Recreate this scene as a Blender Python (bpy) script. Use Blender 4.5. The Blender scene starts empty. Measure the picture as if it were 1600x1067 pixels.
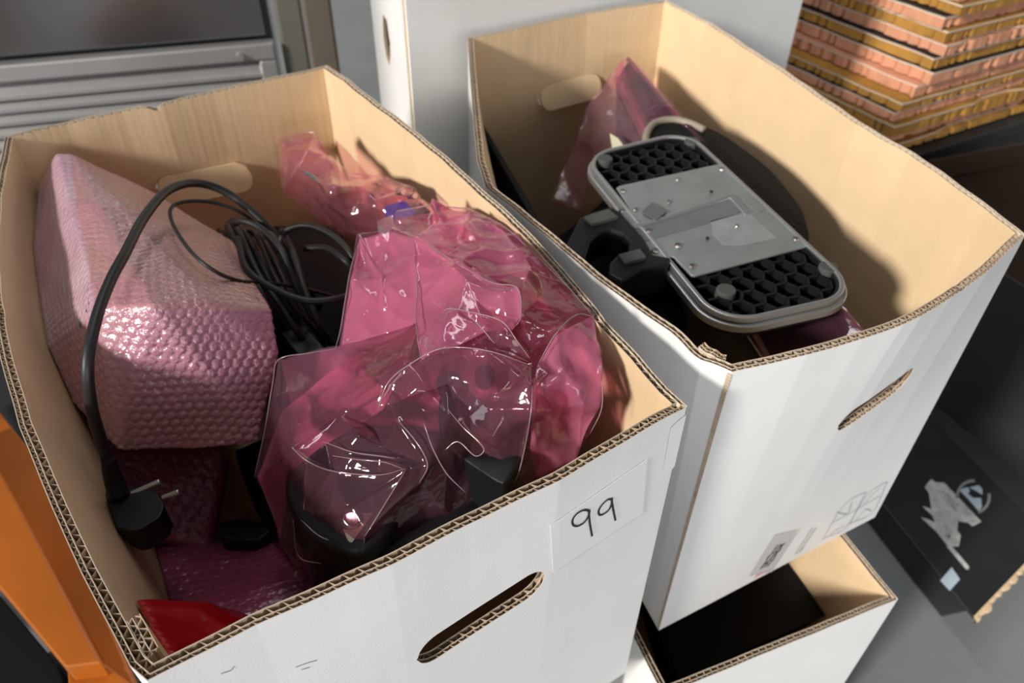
import bpy, math, random
import numpy as np
from mathutils import Vector, Matrix
from mathutils.geometry import delaunay_2d_cdt

sc = bpy.context.scene
COL = sc.collection
# ------------------------------------------------------------------ camera
FPX = 1235.0
CAM_H = 1.09           # metres above the floor
S = 0.36               # metres per layout unit (the camera is 1 unit above the left box's rim)
_dn = np.array([778 - 800, 1912 - 533.5, FPX]); _dn /= np.linalg.norm(_dn)
_fw = np.array([0, 0, 1.0]); _f2 = _fw - _dn * (_fw @ _dn); _f2 /= np.linalg.norm(_f2)
RC = np.stack([np.cross(_f2, -_dn), _f2, -_dn])        # camera (x right, y down, z forward) -> world
_r, _u, _b = RC @ [1, 0, 0], RC @ [0, -1, 0], RC @ [0, 0, -1.0]
cd = bpy.data.cameras.new('camera'); cam = bpy.data.objects.new('camera', cd); COL.objects.link(cam)
cam.matrix_world = Matrix(((_r[0], _u[0], _b[0], 0), (_r[1], _u[1], _b[1], 0), (_r[2], _u[2], _b[2], CAM_H), (0, 0, 0, 1)))
cd.sensor_width = 36; cd.lens = FPX / 1600 * 36; cd.clip_start = 0.02; cd.clip_end = 60
cd.dof.use_dof = True; cd.dof.focus_distance = 0.45; cd.dof.aperture_fstop = 10.0
sc.camera = cam
# ------------------------------------------------------------------ light and exposure
sc.view_settings.view_transform = 'Standard'; sc.view_settings.look = 'None'
sc.view_settings.gamma = 1; sc.view_settings.exposure = 0.0; sc.view_settings.use_curve_mapping = False
w = bpy.data.worlds.new('world'); sc.world = w; w.use_nodes = True
nt = w.node_tree; nt.nodes.clear()
wo = nt.nodes.new('ShaderNodeOutputWorld'); bg = nt.nodes.new('ShaderNodeBackground')
tc = nt.nodes.new('ShaderNodeTexCoord'); sp = nt.nodes.new('ShaderNodeSeparateXYZ'); cr = nt.nodes.new('ShaderNodeValToRGB')
dp = nt.nodes.new('ShaderNodeVectorMath'); dp.operation = 'DOT_PRODUCT'; dp.inputs[1].default_value = (-0.72, -0.66, 0.2)
mth = nt.nodes.new('ShaderNodeMath'); mth.operation = 'MULTIPLY_ADD'; mth.inputs[1].default_value = 0.5; mth.inputs[2].default_value = 0.5
nt.links.new(tc.outputs['Generated'], dp.inputs[0]); nt.links.new(dp.outputs['Value'], mth.inputs[0])
nt.links.new(mth.outputs[0], cr.inputs[0])
cr.color_ramp.elements[0].color = (0.09, 0.09, 0.10, 1); cr.color_ramp.elements[1].color = (0.95, 0.97, 1.0, 1)
nt.links.new(cr.outputs[0], bg.inputs[0]); bg.inputs[1].default_value = 0.22
nt.links.new(bg.outputs[0], wo.inputs[0])

def add_light(name, kind, loc, target, energy, color, size=1.0, size_y=None, angle=0.1):
    ld = bpy.data.lights.new(name, kind); lo = bpy.data.objects.new(name, ld); COL.objects.link(lo)
    lo.location = loc; lo.rotation_euler = (Vector(target) - Vector(loc)).to_track_quat('-Z', 'Y').to_euler()
    ld.energy = energy; ld.color = color
    if kind == 'AREA':
        ld.shape = 'RECTANGLE'; ld.size = size; ld.size_y = size_y or size
    else:
        ld.angle = angle
    return lo
# low daylight through the big opening on the left
SUN = Vector((0.68, 0.62, -0.42))
add_light('daylight_sun', 'SUN', -SUN * 5, (0, 0, 0), 3.9, (1.0, 0.95, 0.87), angle=0.13)
add_light('front_fill_light', 'AREA', (0.7, -2.6, 1.0), (0.1, 0.5, 0.6), 45, (0.97, 0.98, 1.0), 2.6, 1.4)  # added fill for the white front faces, from an unseen source
add_light('highlight_strip_light', 'AREA', (-0.2, 1.6, 3.4), (0, 0.9, 0.5), 20, (1, 1, 1), 0.25, 2.4)  # unseen strip added to give the film streak highlights
try:
    sc.cycles.transparent_max_bounces = 24
except Exception:
    pass

# ------------------------------------------------------------------ helpers: places
def P(px, py, z):
    """the place, in layout units, at height z that the photograph shows at px, py"""
    d = RC @ np.array([px - 800, py - 533.5, FPX]); return d * (z / d[2])
def px_of(p):
    c = RC.T @ np.asarray(p, float); return np.array([c[0] / c[2] * FPX + 800, c[1] / c[2] * FPX + 533.5])
def on_plane(px, py, a, b):
    d = RC @ np.array([px - 800, py - 533.5, FPX]); n = np.array([b[1] - a[1], -(b[0] - a[0]), 0.0])
    return d * ((n[:2] @ np.asarray(a[:2])) / (n @ d))
def W(p):
    p = np.asarray(p, float); q = p * S
    if q.ndim == 1: q[2] += CAM_H
    else: q[:, 2] += CAM_H
    return q
def at(px, py, z): return W(P(px, py, z))

# ------------------------------------------------------------------ helpers: objects
def tag(o, label, cat, group=None, kind=None):
    if label: o['label'] = label
    if cat: o['category'] = cat
    if group: o['group'] = group
    if kind: o['kind'] = kind
    return o
def thing(name, label, cat, loc, group=None):
    o = bpy.data.objects.new(name, None); COL.objects.link(o); o.location = loc; o.empty_display_size = 0.02
    return tag(o, label, cat, group)
def root_loc(parent):
    v = Vector((0, 0, 0))
    while parent is not None: v += parent.location; parent = parent.parent
    return v
HOLD = [None]
def mesh_obj(name, V, F, mats, parent=None, smooth=False, midx=None, uvs=None, label=None):
    V = np.asarray(V, float)
    if HOLD[0] is not None: V = HOLD[0].keep(V)
    loc = root_loc(parent)
    if parent is None:
        c = V.mean(0); loc = Vector((c[0], c[1], V[:, 2].min()))
    V = V - np.array(loc)
    me = bpy.data.meshes.new(name)
    me.from_pydata(V.tolist(), [], F if isinstance(F, list) else F.tolist())
    if not isinstance(mats, (list, tuple)): mats = [mats]
    for m in mats: me.materials.append(m)
    if midx is not None: me.polygons.foreach_set('material_index', np.asarray(midx, np.int32))
    if smooth is True: me.polygons.foreach_set('use_smooth', np.ones(len(me.polygons), bool))
    if uvs is not None:
        ul = me.uv_layers.new(name='UVMap'); li = np.zeros(len(me.loops), np.int32); me.loops.foreach_get('vertex_index', li)
        ul.data.foreach_set('uv', np.asarray(uvs, np.float32)[li].ravel())
    me.validate(); me.update()
    o = bpy.data.objects.new(name, me); COL.objects.link(o)
    if parent is None: o.location = loc
    else: o.parent = parent
    if label: o['label'] = label
    return o
def solidify(o, th, off=0.0):
    m = o.modifiers.new('thickness', 'SOLIDIFY'); m.thickness = th; m.offset = off; return o
def bevel(o, wd, seg=2):
    m = o.modifiers.new('bevel', 'BEVEL'); m.width = wd; m.segments = seg; m.limit_method = 'ANGLE'; m.angle_limit = 0.6; return o
class MB:
    def __init__(s): s.V = []; s.F = []; s.M = []
    def add(s, V, F, m=0):
        n = len(s.V); s.V += [tuple(map(float, v)) for v in V]; s.F += [tuple(i + n for i in f) for f in F]; s.M += [m] * len(F)
    def prism(s, base, top, m=0):
        n = len(base); F = [tuple(range(n))[::-1], tuple(range(n, 2 * n))] + [(i, (i + 1) % n, n + (i + 1) % n, n + i) for i in range(n)]
        s.add(list(base) + list(top), F, m)
    def box(s, o, ex, ey, ez, m=0):
        o, ex, ey, ez = map(lambda a: np.asarray(a, float), (o, ex, ey, ez))
        s.prism([o, o + ex, o + ex + ey, o + ey], [o + ez, o + ex + ez, o + ex + ey + ez, o + ey + ez], m)
    def cyl(s, c, ax, r, h, seg=20, m=0, r2=None):
        ax = Vector(ax).normalized(); q = ax.to_track_quat('Z', 'Y'); r2 = r if r2 is None else r2
        a = [np.array(c) + np.array(q @ Vector((r * math.cos(t), r * math.sin(t), 0))) for t in np.linspace(0, 2 * math.pi, seg, endpoint=False)]
        b = [np.array(c) + np.array(q @ Vector((r2 * math.cos(t), r2 * math.sin(t), h))) for t in np.linspace(0, 2 * math.pi, seg, endpoint=False)]
        s.prism(a, b, m)
    def obj(s, name, mats, parent=None, **k): return mesh_obj(name, s.V, s.F, mats, parent, midx=s.M, **k)
def catmull(pts, n=10):
    pts = [np.asarray(p, float) for p in pts]; out = []
    q = [2 * pts[0] - pts[1]] + pts + [2 * pts[-1] - pts[-2]]
    for i in range(1, len(q) - 2):
        for t in np.linspace(0, 1, n, endpoint=False):
            a, b, c, d = q[i - 1:i + 3]
            out.append(.5 * ((2 * b) + (c - a) * t + (2 * a - 5 * b + 4 * c - d) * t * t + (3 * b - a - 3 * c + d) * t ** 3))
    out.append(pts[-1]); return np.array(out)
def tube(pts, r, seg=10):
    pts = np.asarray(pts); n = len(pts); rr = np.full(n, r) if np.isscalar(r) else np.interp(np.linspace(0, 1, n), np.linspace(0, 1, len(r)), r)
    T = np.gradient(pts, axis=0); T /= np.linalg.norm(T, axis=1)[:, None] + 1e-12
    u = np.cross(T[0], [0.31, 0.2, 0.93]); u /= np.linalg.norm(u); V = []
    for i in range(n):
        u = u - T[i] * (u @ T[i]); u /= np.linalg.norm(u); v = np.cross(T[i], u)
        for k in range(seg):
            a = 2 * math.pi * k / seg; V.append(pts[i] + rr[i] * (math.cos(a) * u + math.sin(a) * v))
    F = [(i * seg + k, i * seg + (k + 1) % seg, (i + 1) * seg + (k + 1) % seg, (i + 1) * seg + k) for i in range(n - 1) for k in range(seg)]
    F += [tuple(range(seg))[::-1], tuple((n - 1) * seg + k for k in range(seg))]
    return V, F

# ------------------------------------------------------------------ helpers: materials
def mat(name, col, rough=0.6, metal=0.0, bump=None, coords='Object', var=0.0, vscale=8.0, spec=0.5, coat=0.0, emit=None):
    m = bpy.data.materials.new(name); m.use_nodes = True; n = m.node_tree.nodes; l = m.node_tree.links
    b = n['Principled BSDF']; b.inputs['Roughness'].default_value = rough; b.inputs['Metallic'].default_value = metal
    b.inputs['Specular IOR Level'].default_value = spec; b.inputs['Coat Weight'].default_value = coat
    t = n.new('ShaderNodeTexCoord')
    c4 = (*col, 1)
    if var:
        ns = n.new('ShaderNodeTexNoise'); ns.inputs['Scale'].default_value = vscale; ns.inputs['Detail'].default_value = 5
        l.new(t.outputs[coords], ns.inputs['Vector']); r = n.new('ShaderNodeValToRGB')
        r.color_ramp.elements[0].position = .3; r.color_ramp.elements[1].position = .7
        r.color_ramp.elements[0].color = tuple(c * (1 - var) for c in col) + (1,); r.color_ramp.elements[1].color = tuple(min(1, c * (1 + var)) for c in col) + (1,)
        l.new(ns.outputs['Fac'], r.inputs[0]); l.new(r.outputs[0], b.inputs['Base Color'])
    else: b.inputs['Base Color'].default_value = c4
    prev = None
    for (sx, sy, sz, dist, detail) in (bump or []):
        mp = n.new('ShaderNodeMapping'); mp.inputs['Scale'].default_value = (sx, sy, sz); ns = n.new('ShaderNodeTexNoise')
        ns.inputs['Scale'].default_value = 1; ns.inputs['Detail'].default_value = detail; bp = n.new('ShaderNodeBump')
        bp.inputs['Strength'].default_value = 1; bp.inputs['Distance'].default_value = dist
        l.new(t.outputs[coords], mp.inputs[0]); l.new(mp.outputs[0], ns.inputs['Vector']); l.new(ns.outputs['Fac'], bp.inputs['Height'])
        if prev: l.new(prev.outputs[0], bp.inputs['Normal'])
        prev = bp
    if prev: l.new(prev.outputs[0], b.inputs['Normal'])
    if emit: b.inputs['Emission Color'].default_value = c4; b.inputs['Emission Strength'].default_value = emit
    return m
M = {}
M['white'] = mat('white_liner', (.80, .795, .79), .55, coords='UV', bump=[(30, 1.5, 1, .0004, 1), (600, 600, 1, .00012, 2)], var=.02, vscale=14)
M['kraft'] = mat('kraft_liner', (.74, .545, .335), .7, coords='UV', bump=[(130, 2.0, 1, .0004, 1), (16, 1, 1, .0014, 1), (900, 900, 1, .0001, 2)], var=.035, vscale=30)
M['flute'] = mat('fluting_paper', (.48, .37, .27), .85, var=.2, vscale=60)
M['edge'] = mat('liner_edge', (.68, .57, .44), .8, var=.1, vscale=200)
M['black'] = mat('black_plastic', (.009, .009, .011), .42, spec=.28)
M['blackmatte'] = mat('black_matte', (.007, .007, .008), .7, spec=.2, bump=[(300, 300, 300, .0003, 2)])
M['blackcard'] = mat('black_cardboard', (.020, .020, .022), .5, bump=[(5, 60, 60, .0006, 2)], var=.2)
M['cable'] = mat('cable_rubber', (.014, .013, .013), .48)
M['silver'] = mat('silver_trim', (.55, .56, .57), .32, .85)
M['steel'] = mat('zinc_plate', (.42, .45, .44), .42, .75, var=.10, vscale=35, bump=[(60, 60, 60, .0001, 3)])
M['steel_dark'] = mat('zinc_channel', (.27, .29, .29), .45, .7, var=.12, vscale=30)
M['chrome'] = mat('screw_chrome', (.85, .8, .75), .2, 1)
M['rubber'] = mat('grey_rubber', (.075, .075, .072), .6, spec=.3)
M['label'] = mat('white_label', (.84, .85, .84), .35)
M['ink'] = mat('black_marker', (.02, .02, .02), .5)
M['floor'] = mat('concrete_floor', (.22, .235, .24), .5, var=.15, vscale=3, bump=[(40, 40, 40, .0006, 4)])
M['alu'] = mat('aluminium', (.50, .49, .49), .38, .7, var=.08, vscale=6)
M['glossblack'] = mat('dark_gloss', (.03, .03, .033), .14, 0.0, spec=.8, bump=[(4, 4, 4, .01, 1)])
M['olive'] = mat('olive_steel', (.19, .18, .145), .5, .3, var=.1)
M['brown'] = mat('brown_steel', (.17, .14, .115), .55, .2, var=.1)
M['orange'] = mat('orange_paint', (.36, .095, .006), .42, var=.12, vscale=10)
M['peach'] = mat('peach_foam', (.60, .28, .165), .8, var=.15, vscale=30)
M['mustard'] = mat('mustard_foam', (.40, .20, .035), .8, var=.3, vscale=14)
M['paper_edge'] = mat('pale_paper', (.62, .52, .42), .8)
M['redfilm'] = mat('red_film', (.38, .004, .006), .28, bump=[(60, 14, 30, .002, 2)], coat=.4)
M['blue'] = mat('blue_plastic', (.01, .02, .42), .3)
M['ltblue'] = mat('pale_blue_sticker', (.50, .60, .68), .6)
M['greyink'] = mat('grey_print', (.30, .30, .31), .7)
M['redink'] = mat('red_print', (.75, .25, .28), .7)
M['tape'] = mat('clear_tape', (.72, .71, .70), .18, coat=.5)
M['scratch'] = mat('worn_white', (.52, .53, .51), .8, var=.25, vscale=90)
M['cream'] = mat('cream_paper', (.82, .80, .55), .7)
M['beige'] = mat('beige_rim', (.30, .26, .20), .5)

def film(name, tint, haze, hcol, rough=.09, ior=1.5, bump=.0):
    """thin plastic film: tinted see-through, a little haze, a sharp shine"""
    m = bpy.data.materials.new(name); m.use_nodes = True; n = m.node_tree.nodes; l = m.node_tree.links; n.clear()
    out = n.new('ShaderNodeOutputMaterial'); tr = n.new('ShaderNodeBsdfTransparent'); tr.inputs[0].default_value = (*tint, 1)
    df = n.new('ShaderNodeBsdfDiffuse'); df.inputs[0].default_value = (*hcol, 1); tl = n.new('ShaderNodeBsdfTranslucent'); tl.inputs[0].default_value = (*hcol, 1)
    mx0 = n.new('ShaderNodeMixShader'); mx0.inputs[0].default_value = .5; l.new(df.outputs[0], mx0.inputs[1]); l.new(tl.outputs[0], mx0.inputs[2])
    mx1 = n.new('ShaderNodeMixShader'); mx1.inputs[0].default_value = haze; l.new(tr.outputs[0], mx1.inputs[1]); l.new(mx0.outputs[0], mx1.inputs[2])
    gl = n.new('ShaderNodeBsdfGlossy'); gl.inputs['Roughness'].default_value = rough; gl.inputs[0].default_value = (1, .97, .98, 1)
    fr = n.new('ShaderNodeFresnel'); fr.inputs[0].default_value = ior
    mx2 = n.new('ShaderNodeMixShader'); l.new(fr.outputs[0], mx2.inputs[0]); l.new(mx1.outputs[0], mx2.inputs[1]); l.new(gl.outputs[0], mx2.inputs[2])
    if bump:
        t = n.new('ShaderNodeTexCoord'); ns = n.new('ShaderNodeTexNoise'); ns.inputs['Scale'].default_value = 45; ns.inputs['Detail'].default_value = 2
        ns.inputs['Distortion'].default_value = 1.2
        bp = n.new('ShaderNodeBump'); bp.inputs['Distance'].default_value = bump; l.new(t.outputs['Object'], ns.inputs['Vector']); l.new(ns.outputs['Fac'], bp.inputs['Height'])
        l.new(bp.outputs[0], gl.inputs['Normal']); l.new(bp.outputs[0], fr.inputs['Normal'])
    l.new(mx2.outputs[0], out.inputs[0]); return m
M['film'] = film('pink_film', (.99, .70, .80), .10, (1.0, .44, .62), .07, 1.55, .0011)
M['film2'] = film('pink_film_folded', (.985, .60, .72), .50, (1.0, .30, .52), .10, 1.5, .0012)
M['filmdim'] = film('pink_film_matte', (.97, .62, .72), .22, (.85, .45, .55), .2, 1.4, .001)

# ================================================================== SETTING
fl = MB(); fl.box((-4, -1.5, -.05), (9, 0, 0), (0, 9, 0), (0, 0, .05)); o = fl.obj('floor', M['floor']); o['kind'] = 'structure'
for nm, o_, ex, ey in (('wall_back', (-4, 6.6, 0), (9, 0, 0), (0, .1, 0)), ('wall_right', (4.9, -1.5, 0), (.1, 0, 0), (0, 8.1, 0))):
    wm = MB(); wm.box(o_, ex, ey, (0, 0, 3.6)); o = wm.obj(nm, mat(nm + '_paint', (.45, .46, .46), .8)); o['kind'] = 'structure'
FZ = -CAM_H / S        # the floor's height in layout units

# ================================================================== CARTONS
class Carton:
    """open-topped double-wall carton: each panel = outer liner, two rows of fluting, middle and inner liner"""
    SIDES = ('back_panel', 'side_panel', 'front_panel', 'side_panel')
    T = 0.0070
    def __init__(s, name, label, rim, zr, base, zb, group='open white cartons', dents=(), gexp=1.5, step=.0012):
        s.zr, s.zb, s.g, s.dents = zr, zb, gexp, dents
        s.rim = []                              # per side: outer rim polyline in units, world plan
        for side in rim:
            pts = [np.asarray(q, float) if len(q) == 3 else P(q[0], q[1], zr) for q in side]
            s.rim.append([p[:2] * S for p in pts])
        s.base = [np.asarray(b[:2], float) * S for b in base]
        for i in range(4): s.rim[i].append(s.rim[(i + 1) % 4][0])
        c = sum(s.base) / 4
        s.root = thing(name, label, 'cardboard box', (c[0], c[1], zb * S + CAM_H), group)
        s.slots = [[] for _ in range(4)]
        # offset directions (inwards) at every rim vertex
        loop = [p for side in s.rim for p in side[:-1]]; n = len(loop); s.mit = {}
        for i, p in enumerate(loop):
            a = p - loop[i - 1]; b = loop[(i + 1) % n] - p; a = a / np.linalg.norm(a); b = b / np.linalg.norm(b)
            na, nb = np.array([a[1], -a[0]]), np.array([b[1], -b[0]]); m = na + nb; m = m / max(.5, (m @ nb)); s.mit[tuple(p)] = m
        s.zw = zr * S + CAM_H; s.z0 = zb * S + CAM_H
        s.side = []
        for i in range(4):
            pl = np.array(s.rim[i]); L = np.r_[0, np.cumsum(np.linalg.norm(np.diff(pl, axis=0), axis=1))]
            mi = np.array([s.mit[tuple(p)] for p in pl]); s.side.append((pl, L, mi))
        s.step = step
    def pos(s, i, u, z, n):
        """side i, arc length u, world height z, depth n inwards from the outer face"""
        pl, L, mi = s.side[i]; u = np.asarray(u, float); z = np.asarray(z, float)
        r = np.stack([np.interp(u, L, pl[:, k]) for k in (0, 1)], -1); m = np.stack([np.interp(u, L, mi[:, k]) for k in (0, 1)], -1)
        f = (u / L[-1])[..., None]; b = s.base[i] * (1 - f) + s.base[(i + 1) % 4] * f
        t = np.clip((z - s.z0) / (s.zw - s.z0), 0, 1.2)[..., None] ** s.g
        xy = b + (r - b) * t + m * np.asarray(n)[..., None]
        return np.concatenate([xy, np.broadcast_to(z[..., None], xy.shape[:-1] + (1,))], -1)
    def keep(s, V, mg=.0015, top=True):
        """pushes places that would poke through a panel back inside the carton"""
        V = np.array(V, float); V[:, 2] = np.maximum(V[:, 2], s.z0 + .009)
        for _ in range(2):
            for i in range(4):
                pl, L, mi = s.side[i]; a, b = pl[0], pl[-1]; d = b - a; f = np.clip(((V[:, :2] - a) @ d) / (d @ d), 0, 1)
                w_ = s.pos(i, f * L[-1], np.minimum(V[:, 2], s.zw), np.full(len(V), s.T + mg)); n_ = np.array([d[1], -d[0]]) / np.linalg.norm(d)
                e = (V[:, :2] - w_[:, :2]) @ n_; bad = (e < 0) & (V[:, 2] < s.zw + (.0 if top else 9)); V[bad, :2] += n_ * (-e[bad])[:, None]
        return V
    def find(s, i, px, py):
        """arc length and height of the place on side i's outer face seen at px, py"""
        a, b = s.side[i][0][0] / S, s.side[i][0][-1] / S; q = np.array([px, py], float); tgt = q.copy()
        for _ in range(12):
            p = on_plane(q[0], q[1], a, b); d = (b - a); f = ((p[:2] - a) @ d) / (d @ d); u = f * s.side[i][1][-1]; z = p[2] * S + CAM_H
            w_ = s.pos(i, u, z, 0.0); e = tgt - px_of([w_[0] / S, w_[1] / S, (w_[2] - CAM_H) / S]); q = q + e
            if np.abs(e).max() < .2: break
        return float(u), float(z)
    def slot(s, i, pa, pb, r):
        (u0, z0), (u1, z1) = s.find(i, *pa), s.find(i, *pb)
        if u0 > u1: u0, z0, u1, z1 = u1, z1, u0, z0
        s.slots[i].append((u0, z0, u1, z1, r)); return u0, z0, u1, z1
    def slot_range(s, sl, u):
        u0, z0, u1, z1, r = sl; a, b = u0 + r, u1 - r; c = z0 + (z1 - z0) * np.clip((u - u0) / (u1 - u0), 0, 1)
        d = np.where(u < a, a - u, np.where(u > b, u - b, 0)); h = np.sqrt(np.maximum(0, r * r - d * d)); return c - h, c + h
    def top(s, i, u, k):
        z = np.full_like(u, s.zw)
        z += .0006 * np.sin(u * 90 + i) * np.sin(u * 37 + 2 * i) + (k * .0002)
        for (j, uc, wd, dp) in s.dents:
            if j == i: z -= dp * np.exp(-((u - uc) / wd) ** 2)
        return z
    def layer(s, i, n_of_u, k, rows=14, step=None):
        L = s.side[i][1][-1]; N = int(L / (step or s.step)) + 1; u = np.linspace(0, L, N); tz = s.top(i, u, k); V = []; F = []; UV = []
        n = n_of_u(u)
        segs = [(np.full(N, s.z0), tz, rows)]
        if s.slots[i]:
            lo, hi = s.slot_range(s.slots[i][0], u); segs = [(np.full(N, s.z0), lo, rows), (hi, tz, 6)]
        for (a, b, R) in segs:
            o_ = len(V) and sum(len(x) for x in V) or 0
            for r in range(R + 1):
                z = a + (b - a) * (r / R); V.append(s.pos(i, u, z, n)); UV.append(np.stack([u + i * 1.7, z], -1))
            idx = o_ + np.arange((R + 1) * N).reshape(R + 1, N)
            F.append(np.stack([idx[:-1, :-1], idx[:-1, 1:], idx[1:, 1:], idx[1:, :-1]], -1).reshape(-1, 4))
        return np.concatenate(V), np.concatenate(F), np.concatenate(UV)
    def build(s, outer='white', inner='kraft', fl_mat='flute'):
        s.panels = []
        for i in range(4):
            th = .00045; T = s.T
            parts = [(lambda u: np.full_like(u, 0.0), 0, 0), (lambda u: np.full_like(u, th), 1, 0), (lambda u: np.full_like(u, .0026), 1, 0), (lambda u: np.full_like(u, .0026 + th), 1, 0),
                     (lambda u: np.full_like(u, T - th), 1, 0), (lambda u: np.full_like(u, T), 2, 0),
                     (lambda u: .00155 + .00105 * np.sin(2 * math.pi * u / .0058 + np.sin(u * 31)), 3, -1),
                     (lambda u: .0048 + .0018 * np.sin(2 * math.pi * u / .0082 + 1.3 * np.sin(u * 23 + 1)), 3, -2)]
            Vs, Fs, Us, Ms = [], [], [], []; off = 0
            grids = {}
            for j, (fn, m, k) in enumerate(parts):
                V, F, UV = s.layer(i, fn, k, step=None if m != 3 else .0008)
                Vs.append(V); Fs.append(F + off); Us.append(UV); Ms.append(np.full(len(F), m)); grids[j] = (off, len(V)); off += len(V)
            # close each liner along the rim and the slot so that its cut edge shows
            N = int(s.side[i][1][-1] / s.step) + 1
            def strip(ja, jb, row):
                a = grids[ja][0] + row * N + np.arange(N); b = grids[jb][0] + row * N + np.arange(N)
                F = np.stack([a[:-1], a[1:], b[1:], b[:-1]], -1); Fs.append(F); Ms.append(np.full(len(F), 4))
            rows = [14] if not s.slots[i] else [14, 15, 21]
            for ja, jb in ((0, 1), (2, 3), (4, 5)):
                for r in rows: strip(ja, jb, r)
            V = np.concatenate(Vs); F = np.concatenate(Fs); Mx = np.concatenate(Ms)
            s.panels.append(mesh_obj(s.SIDES[i], V, F, [M[outer], M['edge'], M[inner], M[fl_mat], M['paper_edge']], s.root, midx=Mx, uvs=np.concatenate(Us)))
        b = [np.array([*p, s.z0 + .002]) for p in s.base]; mb = MB(); c = sum(b) / 4
        b = [c + (p - c) * .985 for p in b]
        mb.prism([p for p in b][::-1], [p + np.array([0, 0, .006]) for p in b][::-1]); mb.obj('bottom_panel', M[inner], s.root)
        return s
    def decal(s, name, i, pxs, m, lift=.0004, parent=None, faces=None, sub=6, label=None):
        """a flat mark that lies on side i: polygon given by its pixels"""
        V = []
        for q in pxs:
            u, z = s.find(i, *q); V.append(s.pos(i, u, z, -lift))
        return mesh_obj(name, V, faces or [tuple(range(len(V)))], m, parent or s.root, label=label)
    def quad_decal(s, name, i, quad, m, lift=.0005, n=12, parent=None, label=None):
        c = [s.find(i, *q) for q in quad]; V = []
        for a in range(n + 1):
            for b in range(n + 1):
                f, g = a / n, b / n
                uz = [(c[0][k] * (1 - f) + c[1][k] * f) * (1 - g) + (c[3][k] * (1 - f) + c[2][k] * f) * g for k in (0, 1)]
                V.append(s.pos(i, uz[0], uz[1], -lift))
        F = [(a * (n + 1) + b, (a + 1) * (n + 1) + b, (a + 1) * (n + 1) + b + 1, a * (n + 1) + b + 1) for a in range(n) for b in range(n)]
        return mesh_obj(name, V, F, m, parent or s.root, label=label)
    def strokes(s, name, i, lines, wd, m, lift=.0009, parent=None, label=None):
        """pen strokes drawn on side i: lists of pixels"""
        V, F = [], []
        for ln in lines:
            uz = np.array([s.find(i, *q) for q in ln]); uz = catmull(uz, 5) if len(uz) > 2 else uz
            t = np.gradient(uz, axis=0); t /= np.linalg.norm(t, axis=1)[:, None] + 1e-9; nn = np.stack([-t[:, 1], t[:, 0]], -1) * wd / 2
            k = len(V)
            for p, q in zip(uz, nn): V += [s.pos(i, *(p + q), -lift), s.pos(i, *(p - q), -lift)]
            F += [(k + 2 * j, k + 2 * j + 1, k + 2 * j + 3, k + 2 * j + 2) for j in range(len(uz) - 1)]
        return mesh_obj(name, V, F, m, parent or s.root, label=label)

A_z, B_z, C_z = -1.0, -1.02, -2.03
rimA = [[(8, 213), (100, 190), (190, 171), (250, 160), (330, 141), (400, 126)],
        [(510, 102), (545, 124), (590, 160), (642, 198), (702, 248), (745, 287), (800, 336), (852, 388), (905, 449), (950, 505), (999, 555), (1044, 608)],
        [(1073, 634), (1006, 673), (875, 750), (732, 820), (612, 882), (500, 933), (400, 978), (300, 1028)],
        [(230, 1064), (202, 1040), (176, 989), (127, 896), (81, 794), (56, 731), (30, 667), (0, 560), (-14, 480), (-18, 400), (-12, 310)]]
cA = [P(8, 213, -1), P(510, 102, -1), P(1073, 634, -1), P(230, 1064, -1)]
boxA = Carton('open_cardboard_box', 'open white double-wall box in front, pink bags inside and a 99 label on its side', rimA, A_z,
              cA, -2.0, dents=((0, .137, .006, .005), (2, .0, .01, .001), (3, .33, .01, .002)))
boxA.slot(2, (653, 1030), (851, 901), .0150)
fa = boxA.slot(0, (243, 291), (386, 263), .0150)
boxA.build()
rimB = [[(731, 59), (820, 40), (912, 20)],
        [(1040, 0), (1112, 36), (1210, 99), (1270, 139), (1349, 194), (1431, 240), (1499, 288), (1555, 328)],
        [(1602, 367), (1544, 424), (1487, 465), (1440, 494), (1412, 507), (1349, 529), (1262, 555)],
        [(1144, 581), (1097, 559), (1047, 519), (985, 475), (922, 428), (860, 375), (800, 325), (759, 294), (745, 250), (738, 170), (733, 100)]]
fl_, fr_ = P(1029, 985, -2.02), P(1367, 808, -2.02)
ln = np.array([-.36, .93, 0]) * 1.62
boxB = Carton('open_cardboard_box', 'open white box at the back right holding a black monitor stand, set on another box', rimB, B_z,
              [fl_ + ln, fr_ + ln, fr_, fl_], -2.02, dents=((2, .11, .004, .0015), (3, .03, .012, .003)))
boxB.slot(2, (1311, 664), (1424, 584), .0135)
fb = boxB.slot(0, (836, 150), (934, 126), .0150)
boxB.build()
cfr, cfl = P(1403, 936, C_z), P(1036, 1086, C_z); dC = P(1320, 833, C_z) - cfr; dC /= np.linalg.norm(dC)
cbr, cbl = cfr + dC * 1.66, cfl + dC * 1.66
boxC = Carton('open_cardboard_box', 'open white box on the floor under the box with the monitor stand', [[cbl], [cbr], [cfr], [cfl]], C_z,
              [cbl, cbr, cfr, cfl], FZ + .004).build()
# the box that carries the front box
lo = [q * np.array([1, 1, 1]) for q in cA]; cc = sum(lo) / 4; lo = [cc + (q - cc) * np.array([.96, .96, 1]) + np.array([-.01, .02, 0]) for q in lo]
boxE = Carton('open_cardboard_box', 'white box on the floor under the front box, mostly hidden', [[lo[0]], [lo[1]], [lo[2]], [lo[3]]], -2.02,
              lo, FZ + .004, step=.003).build()

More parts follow.
